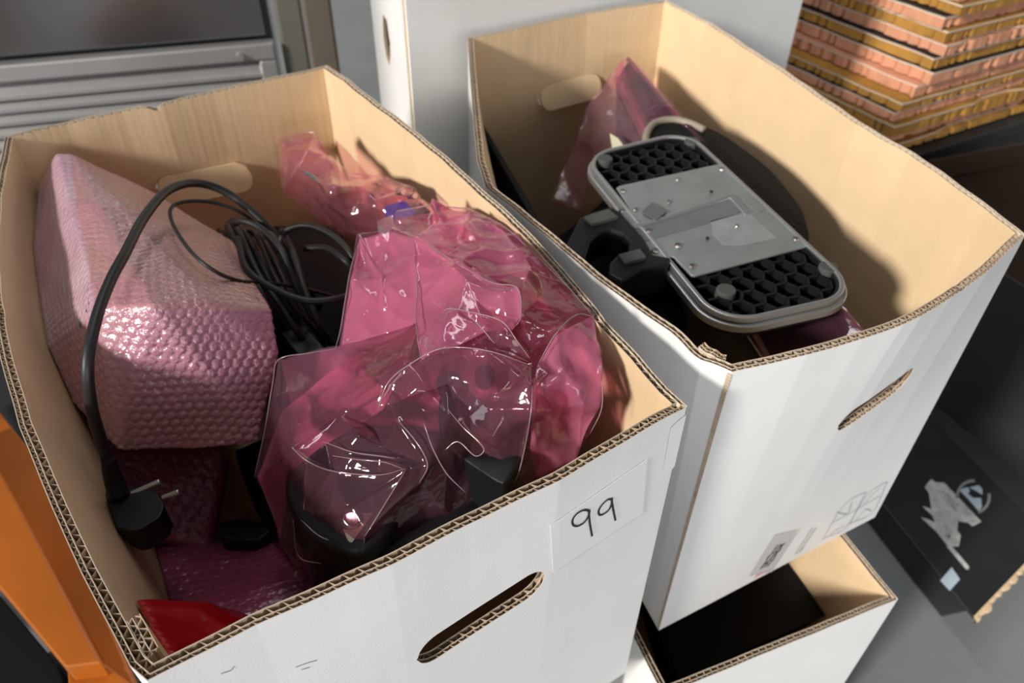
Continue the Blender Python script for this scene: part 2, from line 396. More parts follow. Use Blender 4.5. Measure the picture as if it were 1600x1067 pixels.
# handle flaps still hanging in the back panels
def handle_flap(bx, sl, push, tilt, name='handle_flap'):
    u0, z0, u1, z1, r = bx.slots[0][0]; r = r - .0006; us = np.linspace(u0 + .0006, u1 - .0006, 70)
    lo_, hi_ = bx.slot_range((u0 + .0006, z0, u1 - .0006, z1, r), us); V = []
    for n0 in (0, bx.T):
        for zz in (lo_, hi_):
            zt = hi_.max(); V.append(bx.pos(0, us, zz, n0 + push + (zt - zz) * tilt))
    V = np.concatenate(V); N = len(us); F = []
    for a in range(N - 1):
        q = lambda r_: r_ * N + a
        F += [(q(0), q(0) + 1, q(1) + 1, q(1)), (q(2), q(3), q(3) + 1, q(2) + 1), (q(0), q(2), q(2) + 1, q(0) + 1), (q(1), q(1) + 1, q(3) + 1, q(3))]
    uv = np.stack([V[:, 0] + V[:, 1], V[:, 2]], -1)
    mesh_obj(name, V, F, M['kraft'], bx.root, uvs=uv)
handle_flap(boxA, fa, .002, .45)
handle_flap(boxB, fb, .0015, .40)

# glue flaps: a second thickness of board inside a corner
def glue_flap(bx, i, ua, ub, z0, dz=.0):
    Vs, Fs, Ms = [], [], []; off = 0; T = bx.T
    for fn, m in ((lambda u: 0 * u + T + .0004, 0), (lambda u: 0 * u + T + .0030, 0), (lambda u: 0 * u + T + .0066, 2), (lambda u: T + .0017 + .0012 * np.sin(u * 1080), 1), (lambda u: T + .0048 + .0017 * np.sin(u * 790), 1)):
        u = np.linspace(ua, ub, int(abs(ub - ua) / .0008)); zt = bx.zw - dz + .0008 * np.sin(u * 400); R = 6
        for r in range(R + 1): Vs.append(bx.pos(i, u, z0 + (zt - z0) * r / R, fn(u)))
        N = len(u); idx = off + np.arange((R + 1) * N).reshape(R + 1, N); off += (R + 1) * N
        f = np.stack([idx[:-1, :-1], idx[:-1, 1:], idx[1:, 1:], idx[1:, :-1]], -1).reshape(-1, 4); Fs.append(f); Ms.append(np.full(len(f), m))
    o = mesh_obj('glue_flap', np.concatenate(Vs), np.concatenate(Fs), [M['edge'], M['flute'], M['kraft']], bx.root, midx=np.concatenate(Ms)); solidify(o, .0004)
glue_flap(boxA, 3, .008, .036, boxA.z0 + .02, .001)
glue_flap(boxB, 3, .006, .032, boxB.z0 + .02, .001)
# raw cut edge of the board down the near left corner of the right-hand box
V, F = [], []
for k in range(240):
    z = boxB.z0 + (boxB.zw - .002 - boxB.z0) * k / 239; jig = .0006 if k % 2 else -.0003
    a = boxB.pos(2, boxB.side[2][1][-1] - .0002 + jig, z, -.0007); b = boxB.pos(3, .0002, z, -.0003 - jig)
    c_ = boxB.pos(3, .0032, z, -.0005)
    V += [a, b, c_]
for k in range(239): F += [(3 * k, 3 * k + 1, 3 * k + 4, 3 * k + 3), (3 * k + 1, 3 * k + 2, 3 * k + 5, 3 * k + 4)]
mesh_obj('cut_edge', V, F, M['flute'], boxB.root)

# the label with its number
lab = boxA.quad_decal('paper_label', 2, [(859, 820), (1010, 716), (1003, 800), (863, 893)], M['label'], .0006, label='white sticker reading 99')
solidify(lab, .0003)
cq = lambda x, y: (840 + x / 6.276, 700 + y / 6.276)
boxA.strokes('handwritten_number', 2, [
    [cq(*q) for q in ((500, 602), (440, 596), (375, 630), (332, 692), (340, 742), (390, 750), (450, 712), (488, 650), (500, 602))],
    [cq(*q) for q in ((490, 600), (500, 720), (524, 852))],
    [cq(*q) for q in ((722, 492), (680, 492), (625, 540), (588, 600), (595, 640), (635, 636), (690, 590), (715, 530), (718, 480))],
    [cq(*q) for q in ((712, 480), (728, 580), (752, 698))]], .0017, M['ink'], .0013, parent=lab)
# crumple ticks and a scratch on the front face
for ln_ in ([(462, 1042), (478, 1036), (495, 1031)], [(470, 1046), (484, 1042)], [(345, 1052), (360, 1047), (366, 1040)]): boxA.strokes('scuff_mark', 2, [ln_], .0006, M['greyink'], .0003)
# glossy tape down the right edge of the front face
boxA.decal('tape_strip', 2, [(1060, 655), (1070, 648), (1052, 728), (1040, 742), (1034, 736), (1040, 700), (1046, 668)], M['label'], .0007)

# printing on the right box
boxB.quad_decal('clear_tape', 2, [(1170, 900), (1210, 835), (1250, 826), (1206, 893)], M['tape'], .0004)
def print_rows(px0, px1, rows, n, seed, m, wd=.0022):
    random.seed(seed); L = []
    for r in range(rows):
        f = r / max(1, rows - 1)
        for k in range(n):
            g = (k + random.uniform(.1, .5)) / n
            a = [px0[0][j] * (1 - g) + px0[1][j] * g for j in (0, 1)]; b = [px1[0][j] * (1 - g) + px1[1][j] * g for j in (0, 1)]
            c_ = [a[j] * (1 - f) + b[j] * f for j in (0, 1)]; L.append([c_, (c_[0] + random.uniform(2, 5), c_[1] - random.uniform(2, 5))])
    return L
boxB.strokes('printed_text', 2, print_rows([(1186, 889), (1214, 850)], [(1197, 885), (1224, 848)], 3, 12, 1, 0), .0019, M['ink'])
boxB.strokes('printed_text', 2, print_rows([(1240, 866), (1266, 826)], [(1246, 864), (1273, 824)], 2, 13, 2, 0), .0012, M['greyink'])
boxB.strokes('red_print', 2, [[(1177, 903), (1188, 896)], [(1180, 899), (1190, 893)], [(1192, 895), (1200, 890)]], .0016, M['redink'])
fr1 = [[(1284, 842), (1318, 788), (1352, 768)], [(1284, 842), (1322, 822), (1352, 768)], [(1326, 818), (1354, 772), (1385, 752)], [(1326, 818), (1362, 800), (1385, 752)],
       [(1300, 816), (1336, 796)], [(1340, 794), (1374, 774)], [(1296, 834), (1318, 820)], [(1306, 800), (1322, 802), (1330, 784)], [(1346, 790), (1362, 772), (1374, 762)], [(1336, 812), (1350, 796), (1360, 798)]]
boxB.strokes('handling_symbols', 2, fr1, .0009, M['greyink'])

# tall white carton behind
DF = np.array([-.37, 2.66]); DR = np.array([1.235, 3.58]); DLv = np.array([-.5, .86]) * .3
def closed_box(name, label, pts, z0, z1, m, cat, bev=.004, group=None):
    t = thing(name, label, cat, W([*(sum(np.asarray(p) for p in pts) / 4), z0]), group)
    mb = MB(); mb.prism([W([*p, z0]) for p in pts], [W([*p, z1]) for p in pts]); V = np.array(mb.V)
    return t, mb
tD = thing('tall_cardboard_box', 'tall closed white box standing behind the two open boxes', 'cardboard box', W([.5, 3.3, FZ]))
pts = [DF, DF + DLv, DR + DLv, DR]
# body panels, with a torn handle hole in the narrow left panel
mb = MB()
for a, b in ((1, 2), (2, 3), (3, 0)):
    pa, pb = pts[a], pts[b]; c_ = sum(pts) / 4; n_ = 14
    for k in range(n_):
        f, g = k / n_, (k + 1) / n_; q0 = pa * (1 - f) + pb * f; q1 = pa * (1 - g) + pb * g
        mb.add([W([*q0, FZ]), W([*q1, FZ]), W([*q1, -.72]), W([*q0, -.72])], [(0, 1, 2, 3)])
mb.add([W([*p, -.72]) for p in pts], [(0, 1, 2, 3)])
V = np.array(mb.V); o = mesh_obj('carton_body', V, mb.F, M['white'], tD, uvs=np.stack([V[:, 0] * .8 + V[:, 1] * .6, V[:, 2]], -1)); solidify(o, .005, -1)
a, b = DF, DF + DLv; hz = on_plane(607, 62, a, b); hc = ((hz[:2] - a) @ (b - a)) / ((b - a) @ (b - a)); N = 60; us = np.linspace(0, 1, N)
rj = np.random.RandomState(4); V = []; F = []
hw, hh = .09, .075
top_ = hz[2] + hh * np.sqrt(np.maximum(0, 1 - ((us - hc) / hw) ** 2)) * (1 + .35 * rj.rand(N)); bot_ = hz[2] - hh * np.sqrt(np.maximum(0, 1 - ((us - hc) / hw) ** 2)) * (1 + .35 * rj.rand(N))
for row in (np.full(N, FZ), bot_, top_, np.full(N, -.72)):
    for u_, z_ in zip(us, row): V.append(W([*(a + (b - a) * u_), z_]))
for r in (0, 2):
    for k in range(N - 1): F.append((r * N + k, r * N + k + 1, (r + 1) * N + k + 1, (r + 1) * N + k))
V = np.array(V); o = mesh_obj('handle_panel', V, F, [M['white'], M['kraft']], tD, uvs=np.stack([V[:, 1], V[:, 2]], -1)); m_ = solidify(o, .005).modifiers[0]; m_.material_offset_rim = 1

# ================================================================== THINGS BEHIND
# --- grey cabinet with a louvred aluminium frame
ca, cb = np.array([-2.37, 3.526]), np.array([-1.212, 3.842]); dv = (cb - ca) / np.linalg.norm(cb - ca); nv = np.array([dv[1], -dv[0]])   # nv faces the camera
cz = lambda px, py: on_plane(px, py, ca, cb)
u_of = lambda px, py: float((cz(px, py)[:2] - ca) @ dv)
uR = u_of(436, 110); uL = -.9
tC = thing('metal_cabinet', 'grey metal cabinet with louvred lower door and glossy dark panel, behind the front box', 'cabinet', W([*(ca + dv * .3), FZ]))
def fbox(mb, u0, u1, z0, z1, n0, n1, m=0):
    o_ = W([*(ca + dv * u0 + nv * n0), z0]); e = lambda v: np.array([*v, 0]) * S
    mb.box(o_, e(dv * (u1 - u0)), e(nv * (n1 - n0)), np.array([0, 0, (z1 - z0) * S]), m)
zt = -1.5; ui = u_of(405, 95)
mb = MB(); fbox(mb, uL, uR, FZ, -.3, -.5, -.06); bevel(mb.obj('cabinet_body', M['glossblack'], tC), .004)
mb = MB(); fbox(mb, uL, uR - .03, zt + .02, -.35, -.055, -.03); bevel(mb.obj('dark_panel', mat('polished_dark_steel', (.30, .29, .29), .20, .95, bump=[(3, 3, 3, .012, 1)]), tC), .003)
mb = MB(); fbox(mb, uL, uR, zt - .085, zt, -.05, .02); bevel(mb.obj('top_rail', M['alu'], tC), .004)
mb = MB(); fbox(mb, ui, uR, FZ, zt - .085, -.05, .02); bevel(mb.obj('door_stile', M['alu'], tC), .004)
z = zt - .10
while z > -2.9:
    mb = MB(); th_ = .052
    o_ = [[*(ca + dv * uL + nv * -.035), z], [*(ca + dv * ui + nv * -.035), z], [*(ca + dv * ui + nv * .012), z - th_], [*(ca + dv * uL + nv * .012), z - th_]]
    bt = [W(q) for q in o_]; mb.prism(bt, [q + np.array([0, 0, -.006]) for q in bt]); mb.obj('louver', M['alu'], tC); z -= .062
mb = MB(); mb.cyl(W([*(ca + dv * u_of(375, 85) + nv * .02), cz(375, 85)[2]]), (nv[0], nv[1], 0), .006, .008, 12); mb.obj('latch', M['alu'], tC)
# --- posts beside the cabinet
def post(name, label, x0, x1, m, depth, n0):
    t = thing(name, label, 'post', W([*(ca + dv * u_of(x0, 20)), FZ]))
    mb = MB(); fbox(mb, u_of(x0, 20), u_of(x1, 20), FZ, -.2, n0 - depth, n0); bevel(mb.obj('shaft', m, t), .005)
    mb = MB(); fbox(mb, u_of(x0, 20) - .0, u_of(x1, 20) + .0, FZ, FZ + .02, n0 - depth - .04, n0 + .04); mb.obj('foot_plate', m, t)
post('steel_post', 'olive grey steel post right beside the louvred cabinet', 430, 472, M['olive'], .10, -.02)
post('steel_post', 'brown grey steel post between the olive post and the tall white box', 474, 519, M['brown'], .16, .02)

# --- stack of flattened cartons
sc0 = np.array([2.025, 3.77]); dl = np.array([1.562, 4.466]) - sc0; dl /= np.linalg.norm(dl); dr = np.array([2.652, 4.114]) - sc0; dr /= np.linalg.norm(dr)
layers = [('peach', -1.19, 0, 0), ('mustard', -1.25, .02, -.02), ('peach', -1.31, -.02, .02), ('mustard', -1.375, .01, .0), ('peach', -1.44, .03, -.01), ('mustard', -1.505, .0, .01), ('peach', -1.57, .0, -.01),
          ('peach', -1.64, -.04, .02), ('mustard', -1.71, -.12, .01), ('peach', -1.765, -.12, .03), ('mustard', -1.825, -.13, .0), ('peach', -1.90, -.10, .04), ('mustard', -1.955, -.12, .02)]
rs = np.random.RandomState(7)
words = ['topmost in view', 'second from the top', 'third from the top', 'fourth from the top', 'fifth from the top', 'sixth from the top', 'seventh from the top', 'eighth from the top', 'ninth from the top', 'tenth from the top', 'third from the bottom', 'second from the bottom', 'bottom one']
for li, (mt, zt_, ol, orr) in enumerate(layers):
    c0 = sc0 + dr * ol + dl * orr; zb_ = (layers[li + 1][1] if li + 1 < len(layers) else -2.01) + .008; t = thing('flattened_carton', f'flattened carton with thick {mt} edges, {words[li]} in the stack', 'cardboard', W([*c0, zb_]), 'flattened cartons stacked behind the right box')
    Ll, Lr = 1.7, 1.25; poly = []
    for k in range(int(Ll / .02), -1, -1): poly.append(c0 + dl * k * .02 + dr * ((.016 if rs.rand() < .22 else 0) + .004 * rs.rand()))
    for k in range(1, int(Lr / .02)): poly.append(c0 + dr * k * .02 + dl * ((.016 if rs.rand() < .22 else 0) + .004 * rs.rand()))
    poly += [c0 + dr * Lr + dl * .02, c0 + dr * Lr + dl * Ll, c0 + dr * .1 + dl * Ll]
    mb = MB(); mb.prism([W([*p, zb_]) for p in poly], [W([*p, zt_ - .010]) for p in poly]); mb.obj('corrugated_core', M[mt], t, label=f'{mt} corrugated edge')
    cov = []
    for k in range(16, -1, -1): cov.append(c0 + dl * k * .1 + dr * (-.004 + .012 * rs.rand()))
    jag = 0
    for k in range(1, 12):
        if rs.rand() < .3: jag = rs.choice([0, .06, .03, .0])
        cov.append(c0 + dr * k * .1 + dl * (-.004 + jag + .006 * rs.rand()))
    cov += [c0 + dr * Lr + dl * Ll, c0 + dr * .05 + dl * Ll]
    mb = MB(); mb.prism([W([*p, zt_ - .010]) for p in cov], [W([*p, zt_ - .003]) for p in cov], 0)
    cc_ = sum(cov) / len(cov); cov2 = [p + (cc_ - p) * .006 for p in cov]; mb.prism([W([*p, zt_ - .0029]) for p in cov2], [W([*p, zt_]) for p in cov2], 1)
    mb.obj('cover_sheet', [M['paper_edge'], M['blackcard'] if li in (0, 2, 5, 6, 9, 11) else M[mt]], t)
# black box that carries the stack
tS = thing('black_box', 'black cardboard box under the stack of flattened cartons', 'box', W([*(sc0 + dl * .8 + dr * .5), FZ]))
bl = [sc0 - dr * .10 - dl * .04, sc0 + dr * 1.3 - dl * .04, sc0 + dr * 1.3 + dl * 1.6, sc0 - dr * .10 + dl * 1.6]
mb = MB(); mb.prism([W([*p, FZ]) for p in bl], [W([*p, -2.02]) for p in bl]); bevel(mb.obj('box_body', M['blackcard'], tS), .003)
mb = MB(); bl2 = [p + (sum(bl) / 4 - p) * -.004 for p in bl]; mb.prism([W([*p, -2.10]) for p in bl2], [W([*p, -2.015]) for p in bl2]); bevel(mb.obj('box_lid', M['blackcard'], tS), .003)

# open black box beside the stack (kraft inside, its shade put into the colour)
fBL, fFL = np.array([1.66, 3.52]), np.array([2.50, 1.90]); fv = np.array([.56, .20]); tF = thing('open_black_box', 'open black box with kraft inside coloured dark for shade, right of the open boxes', 'box', W([*((fBL + fFL) / 2 + fv), FZ]))
M['kraftshade'] = mat('shaded_kraft_liner', (.035, .020, .012), .85, spec=.2)
q = [fBL, fBL + fv * 2.2, fFL + fv * 2.2, fFL]; c_ = sum(q) / 4; qi = [p + (c_ - p) * .02 for p in q]
for nm, a, b in (('back_panel', 0, 1), ('side_panel', 1, 2), ('front_panel', 2, 3), ('side_panel', 3, 0)):
    mb = MB(); z0_, z1_ = -2.80, -2.0
    mb.add([W([*q[a], z0_]), W([*q[b], z0_]), W([*q[b], z1_]), W([*q[a], z1_])], [(0, 1, 2, 3)], 0)
    mb.add([W([*qi[a], z0_]), W([*qi[b], z0_]), W([*qi[b], z1_]), W([*qi[a], z1_])], [(0, 1, 2, 3)], 1)
    mb.add([W([*q[a], z1_]), W([*q[b], z1_]), W([*qi[b], z1_]), W([*qi[a], z1_])], [(0, 1, 2, 3)], 2)
    mb.obj(nm, [M['blackcard'], M['kraftshade'], M['blackcard']], tF)
mb = MB(); mb.prism([W([*p, -2.80]) for p in qi], [W([*p, -2.78]) for p in qi]); mb.obj('bottom_panel', M['blackcard'], tF)
tL_ = -2.12; lid = [p + (c_ - p) * .03 for p in q]
mb = MB(); mb.prism([W([*p, tL_ - .01]) for p in lid], [W([*p, tL_]) for p in lid]); mb.obj('inner_flap', M['kraftshade'], tF)

# flat black box with the scratched mark
zG = -2.83; g = lambda x, y: P(x, y, zG)[:2]
l2a, l2b, l1a, l1b = g(1375, 783), g(1522, 965), g(1461, 647), g(1612, 782); back = l2a - l2b
g2 = [l2a + back * .9, l2b, l2b + (g(1600, 884) - l2b) * 1.9, l1a + back * .9 + (l1a - l2a) * .0]
g2[2] = g(1640, 842); g2[3] = g2[0] + (g2[2] - g2[1])
tG = thing('black_shipping_box', 'flat black shipping box on the floor with a scratched-off white mark', 'box', W([*(sum(g2) / 4), FZ]))
cG = sum(g2) / 4; body = [cG + (p - cG) * .95 for p in g2]; bt = P(1470, 966, FZ)[:2]; body2 = [p + (bt - body[1]) for p in body]
mb = MB(); mb.prism([W([*p, FZ + .003]) for p in body2], [W([*p, zG - .015]) for p in body]); bevel(mb.obj('box_body', M['blackcard'], tG), .004)
mb = MB(); top = [W([*p, zG]) for p in g2]; mb.prism([p - np.array([0, 0, .005]) for p in top], top); bevel(mb.obj('top_panel', M['blackcard'], tG), .0015)
# torn kraft edge at the near end
rs = np.random.RandomState(3); V = []; F = []; N = 30
for k in range(N):
    f = k / (N - 1); p = g2[1] * (1 - f) + g2[2] * f; dirn = (g2[1] - g2[0]); dirn = dirn / np.linalg.norm(dirn); j = .008 + .02 * rs.rand()
    V += [W([*(p - dirn * .004), zG + .003]), W([*(p + dirn * j), zG - .006]), W([*(p + dirn * (j - .012)), zG - .03])]
for k in range(N - 1): F += [(3 * k, 3 * k + 1, 3 * k + 4, 3 * k + 3), (3 * k + 1, 3 * k + 2, 3 * k + 5, 3 * k + 4)]
mesh_obj('torn_edge', V, F, M['kraft'], tG, label='torn brown cardboard edge')
def flat_mark(name, polys, m, z, parent, label=None):
    mb = MB()
    for pl in polys: mb.add([at(x, y, z) for x, y in pl], [tuple(range(len(pl)))])
    return mb.obj(name, m, parent, label=label)
zo = lambda x, y: (1380 + x / 7.26, 720 + y / 7.26); zl = zG + .0025
flat_mark('scratched_label', [[zo(*q) for q in ((545, 205), (600, 245), (690, 245), (860, 420), (1115, 690), (1010, 745), (960, 700), (850, 685), (840, 790), (880, 840), (860, 970), (740, 975), (600, 800), (425, 640), (480, 650), (590, 700), (555, 620), (440, 510), (545, 545), (520, 370), (470, 295))],
                              [zo(*q) for q in ((715, 965), (780, 975), (860, 1060), (975, 1200), (965, 1235), (935, 1225), (820, 1090))]], M['scratch'], zl, tG, 'scratched pale grey patch')
flat_mark('warning_emblem', [[zo(*q) for q in ((860, 325), (960, 300), (985, 340), (960, 370), (1020, 420), (1110, 420), (1120, 520), (1085, 572), (960, 430))],
                             [zo(*q) for q in ((975, 300), (1085, 275), (1125, 320), (1125, 385), (1060, 345))]], M['ltblue'], zl, tG, 'pale blue triangle emblem')
def arc_poly(cx_, cy_, r0, r1, a0, a1):
    t = np.radians(np.linspace(a0, a1, 14)); return [zo(cx_ + r1 * math.cos(a), cy_ + r1 * math.sin(a)) for a in t] + [zo(cx_ + r0 * math.cos(a), cy_ + r0 * math.sin(a)) for a in t[::-1]]
for a0, a1 in ((178, 275), (-12, 72)):
    mb = MB(); t = np.radians(np.linspace(a0, a1, 14))
    for k in range(13):
        mb.add([at(*zo(1022 + r * math.cos(a), 408 + r * math.sin(a)), zl) for r, a in ((165, t[k]), (198, t[k]), (198, t[k + 1]), (165, t[k + 1]))], [(0, 1, 2, 3)])
    mb.obj('emblem_ring', M['greyink'], tG)
random.seed(5)
for ln_, (x0, y0, x1, y1) in enumerate(((685, 355, 860, 515), (780, 500, 870, 620), (740, 860, 770, 840))):
    for k in range(5 if ln_ == 0 else 3):
        L = MB(); f = k / 4.5; x, y = x0 + (x1 - x0) * f, y0 + (y1 - y0) * f
        for a in range(10):
            t0, t1 = 2 * math.pi * a / 10, 2 * math.pi * (a + 1) / 10
            L.add([at(*zo(x + r * .7 * math.cos(t), y + r * math.sin(t)), zl + .0015) for r, t in ((9, t0), (17, t0), (17, t1), (9, t1))], [(0, 1, 2, 3)])
        L.obj('printed_digit', M['greyink'], tG)

flat_mark('square_sticker', [[(1469, 907), (1487, 886), (1500, 905), (1484, 923)]], M['ltblue'], zl, tG, 'small pale blue square sticker')

# ================================================================== SOFT THINGS
def cdt_sheet(outline, inner, edges=(), lev=4, jit=0.0, seed=0):
    """outline and inner points are (px, py, z); returns a fine triangle mesh in metres"""
    pts = list(outline) + list(inner); n = len(outline)
    v2 = [Vector((p[0], -p[1])) for p in pts]
    r = delaunay_2d_cdt(v2, [tuple(e) for e in edges], [list(range(n))], 1, 1e-4)
    ov, of, orig = r[0], r[2], r[3]; V = []
    z_of = {}
    for k, v in enumerate(ov):
        if orig[k]: z = pts[orig[k][0]][2]
        else:
            d = [((v.x - p[0]) ** 2 + (-v.y - p[1]) ** 2 + 1, p[2]) for p in pts]; d.sort(); z = sum(b / a for a, b in d[:3]) / sum(1 / a for a, b in d[:3])
        V.append(at(v.x, -v.y, z))
    V = np.array(V); T = np.array([f[:3] for f in of] + [(f[0], f[2], f[3]) for f in of if len(f) > 3])
    for _ in range(lev):
        E_ = np.sort(np.concatenate([T[:, [0, 1]], T[:, [1, 2]], T[:, [2, 0]]]), 1); U, inv = np.unique(E_, axis=0, return_inverse=True); inv = inv.ravel()
        m = len(T); a, b, c = inv[:m] + len(V), inv[m:2 * m] + len(V), inv[2 * m:] + len(V); V = np.concatenate([V, (V[U[:, 0]] + V[U[:, 1]]) / 2])
        T = np.concatenate([np.stack([T[:, 0], a, c], 1), np.stack([a, T[:, 1], b], 1), np.stack([c, b, T[:, 2]], 1), np.stack([a, b, c], 1)])
    return V, T
def edges_of(T): return np.unique(np.sort(np.concatenate([T[:, [0, 1]], T[:, [1, 2]], T[:, [2, 0]]]), 1), axis=0)
def smooth_mesh(V, T, it=3, k=.5, fixed=None):
    E_ = edges_of(T); deg = np.bincount(E_.ravel(), minlength=len(V))[:, None] + 1e-9
    for _ in range(it):
        A = np.zeros_like(V); np.add.at(A, E_[:, 0], V[E_[:, 1]]); np.add.at(A, E_[:, 1], V[E_[:, 0]]); N = V + k * (A / deg - V)
        if fixed is not None: N[fixed] = V[fixed]
        V = N
    return V
def border(T, n):
    E_ = np.sort(np.concatenate([T[:, [0, 1]], T[:, [1, 2]], T[:, [2, 0]]]), 1); U, c = np.unique(E_, axis=0, return_counts=True)
    b = np.zeros(n, bool); b[U[c == 1].ravel()] = True; return b
def vnormals(V, T):
    fn = np.cross(V[T[:, 1]] - V[T[:, 0]], V[T[:, 2]] - V[T[:, 0]]); N = np.zeros_like(V)
    for k in range(3): np.add.at(N, T[:, k], fn)
    return N / (np.linalg.norm(N, axis=1)[:, None] + 1e-12)
def crinkle(V, seed, amp, cells, aniso=(1, 1, 1)):
    """piecewise bowls meeting in sharp ridges, like creased film"""
    r = np.random.RandomState(seed); A = V * np.array(aniso); lo, hi = A.min(0), A.max(0); out = np.zeros(len(V))
    for c, a in ((cells, 1.0), (cells * 3, .30), (cells * 12, .07)):
        sd = lo + (hi - lo) * r.rand(c, 3); w_ = r.rand(c) * ((hi - lo).max() ** 2) / c * 1.2; best = np.full(len(V), 1e9)
        for s_, q_ in zip(sd, w_): best = np.minimum(best, ((A - s_) ** 2).sum(1) + q_)
        d = np.sqrt(best); out += a * (d / d.std() - (d / d.std()).mean())
    return out * amp
def film_sheet(name, parent, outline, inner, m, edges=(), lev=4, amp=.0022, cells=40, seed=1, sm=4, aniso=(1, 1, 1), label=None, ridge=.0016):
    V, T = cdt_sheet(outline, inner, edges, lev); b = border(T, len(V)); allp = list(outline) + list(inner); dmin = np.full(len(V), 9.0)
    for e in edges:
        a_, b_ = at(*allp[e[0]]), at(*allp[e[1]]); d_ = b_ - a_; f_ = np.clip(((V - a_) @ d_) / (d_ @ d_), 0, 1)[:, None]; dmin = np.minimum(dmin, np.linalg.norm(V - a_ - f_ * d_, axis=1))
    V = smooth_mesh(V, T, sm, .5, b)
    N = vnormals(V, T); d = crinkle(V, seed, amp, cells, aniso); d[b] *= .4; N *= np.sign(N[:, 2].mean()); d += ridge * np.exp(-(dmin / .0017) ** 1.5); V = V + N * d[:, None]; V = smooth_mesh(V, T, 1, .35, b)
    return mesh_obj(name, V, T, m, parent, smooth=True, label=label)

# ---- bubble-wrap covered packages: convex shapes skinned with rows of bubbles
def hull_package(pts, voxel=.0022, sm=6):
    import bmesh
    bm = bmesh.new()
    for p in pts: bm.verts.new(p)
    bmesh.ops.convex_hull(bm, input=bm.verts); bmesh.ops.delete(bm, geom=[v for v in bm.verts if not v.link_faces], context='VERTS')
    me = bpy.data.meshes.new('tmp'); bm.to_mesh(me); bm.free(); o = bpy.data.objects.new('tmp', me); COL.objects.link(o)
    r = o.modifiers.new('r', 'REMESH'); r.mode = 'VOXEL'; r.voxel_size = voxel
    dg = bpy.context.evaluated_depsgraph_get(); ev = o.evaluated_get(dg); m2 = ev.to_mesh()
    V = np.zeros(len(m2.vertices) * 3); m2.vertices.foreach_get('co', V); V = V.reshape(-1, 3)
    Q = [tuple(p.vertices) for p in m2.polygons]; ev.to_mesh_clear(); bpy.data.objects.remove(o); bpy.data.meshes.remove(me)
    T = np.array([q[:3] for q in Q] + [(q[0], q[2], q[3]) for q in Q if len(q) == 4]); V = smooth_mesh(V, T, sm, .5)
    return V, T
def hexbump(u, v, p):
    """0..1 dome height of a close-packed row pattern with pitch p"""
    best = np.full(len(u), 9.0); r = p * .8660254
    for dj in (0, 1):
        j = np.floor(v / r) + dj; off = (np.mod(j, 2) * .5) * p
        i = np.round((u - off) / p); d = np.hypot(u - (i * p + off), v - j * r); best = np.minimum(best, d)
    q = np.clip(best / (p * .46), 0, 1); return np.where(q < 1, (1 - q ** 4) ** .5, 0)
def bubble_skin(V, T, axes, pitch=.0088, h=.0016, wr=.0009, seed=0, flat=None):
    N = vnormals(V, T); ax = [np.asarray(a, float) / np.linalg.norm(a) for a in axes]; D = np.zeros(len(V)); wt = np.zeros(len(V))
    for k in range(3):
        n_, u_, v_ = ax[k], ax[(k + 1) % 3], ax[(k + 2) % 3]; wgt = np.abs(N @ n_) ** 6 + 1e-9
        D += wgt * hexbump(V @ u_ + .002 * np.sin(V @ v_ * 60), V @ v_ + .002 * np.sin(V @ u_ * 47), pitch); wt += wgt
    D = D / wt; r = np.random.RandomState(seed)
    amp = h * (.55 + .45 * np.sin(V[:, 0] * 61 + 1) * np.sin(V[:, 1] * 53) * np.sin(V[:, 2] * 71 + 2))
    if flat is not None: amp = amp * flat(V, N)
    W_ = crinkle(V, seed + 5, wr, 60, (1, 1, 1)); return V + N * (D * amp + W_)[:, None]
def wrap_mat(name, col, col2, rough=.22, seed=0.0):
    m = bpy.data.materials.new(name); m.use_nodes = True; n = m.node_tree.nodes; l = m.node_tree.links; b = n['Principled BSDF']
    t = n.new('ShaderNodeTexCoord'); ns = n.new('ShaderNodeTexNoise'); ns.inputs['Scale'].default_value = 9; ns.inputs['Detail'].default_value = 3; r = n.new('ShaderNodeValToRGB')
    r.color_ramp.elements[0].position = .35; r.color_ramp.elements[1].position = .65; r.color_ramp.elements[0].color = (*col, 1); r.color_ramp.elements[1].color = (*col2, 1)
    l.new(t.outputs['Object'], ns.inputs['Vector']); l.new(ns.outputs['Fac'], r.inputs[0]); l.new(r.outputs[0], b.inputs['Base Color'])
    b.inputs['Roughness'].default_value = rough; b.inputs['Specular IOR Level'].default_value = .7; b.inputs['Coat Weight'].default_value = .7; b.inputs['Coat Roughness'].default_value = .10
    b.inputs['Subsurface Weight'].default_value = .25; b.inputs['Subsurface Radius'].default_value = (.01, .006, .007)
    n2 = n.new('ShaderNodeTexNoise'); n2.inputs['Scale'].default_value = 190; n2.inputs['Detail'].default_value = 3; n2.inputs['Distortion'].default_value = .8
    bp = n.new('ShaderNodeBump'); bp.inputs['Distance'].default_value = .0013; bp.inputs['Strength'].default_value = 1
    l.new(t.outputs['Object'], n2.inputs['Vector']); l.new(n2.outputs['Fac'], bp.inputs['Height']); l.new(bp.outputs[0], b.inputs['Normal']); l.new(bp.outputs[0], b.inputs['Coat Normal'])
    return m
M['wrap'] = wrap_mat('pink_bubble_wrap', (.48, .21, .30), (.54, .30, .34))
M['wraptan'] = wrap_mat('pink_wrap_over_brown_box', (.52, .29, .27), (.54, .24, .30))
M['wrapsilver'] = wrap_mat('pink_wrap_over_silver_label', (.54, .39, .45), (.48, .26, .35))
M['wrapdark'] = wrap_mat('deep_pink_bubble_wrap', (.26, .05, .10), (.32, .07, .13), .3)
M['wrapface'] = mat('silvery_box_under_wrap', (.66, .58, .62), .3, coat=.5, bump=[(220, 220, 220, .0008, 3)])

HOLD[0] = boxA
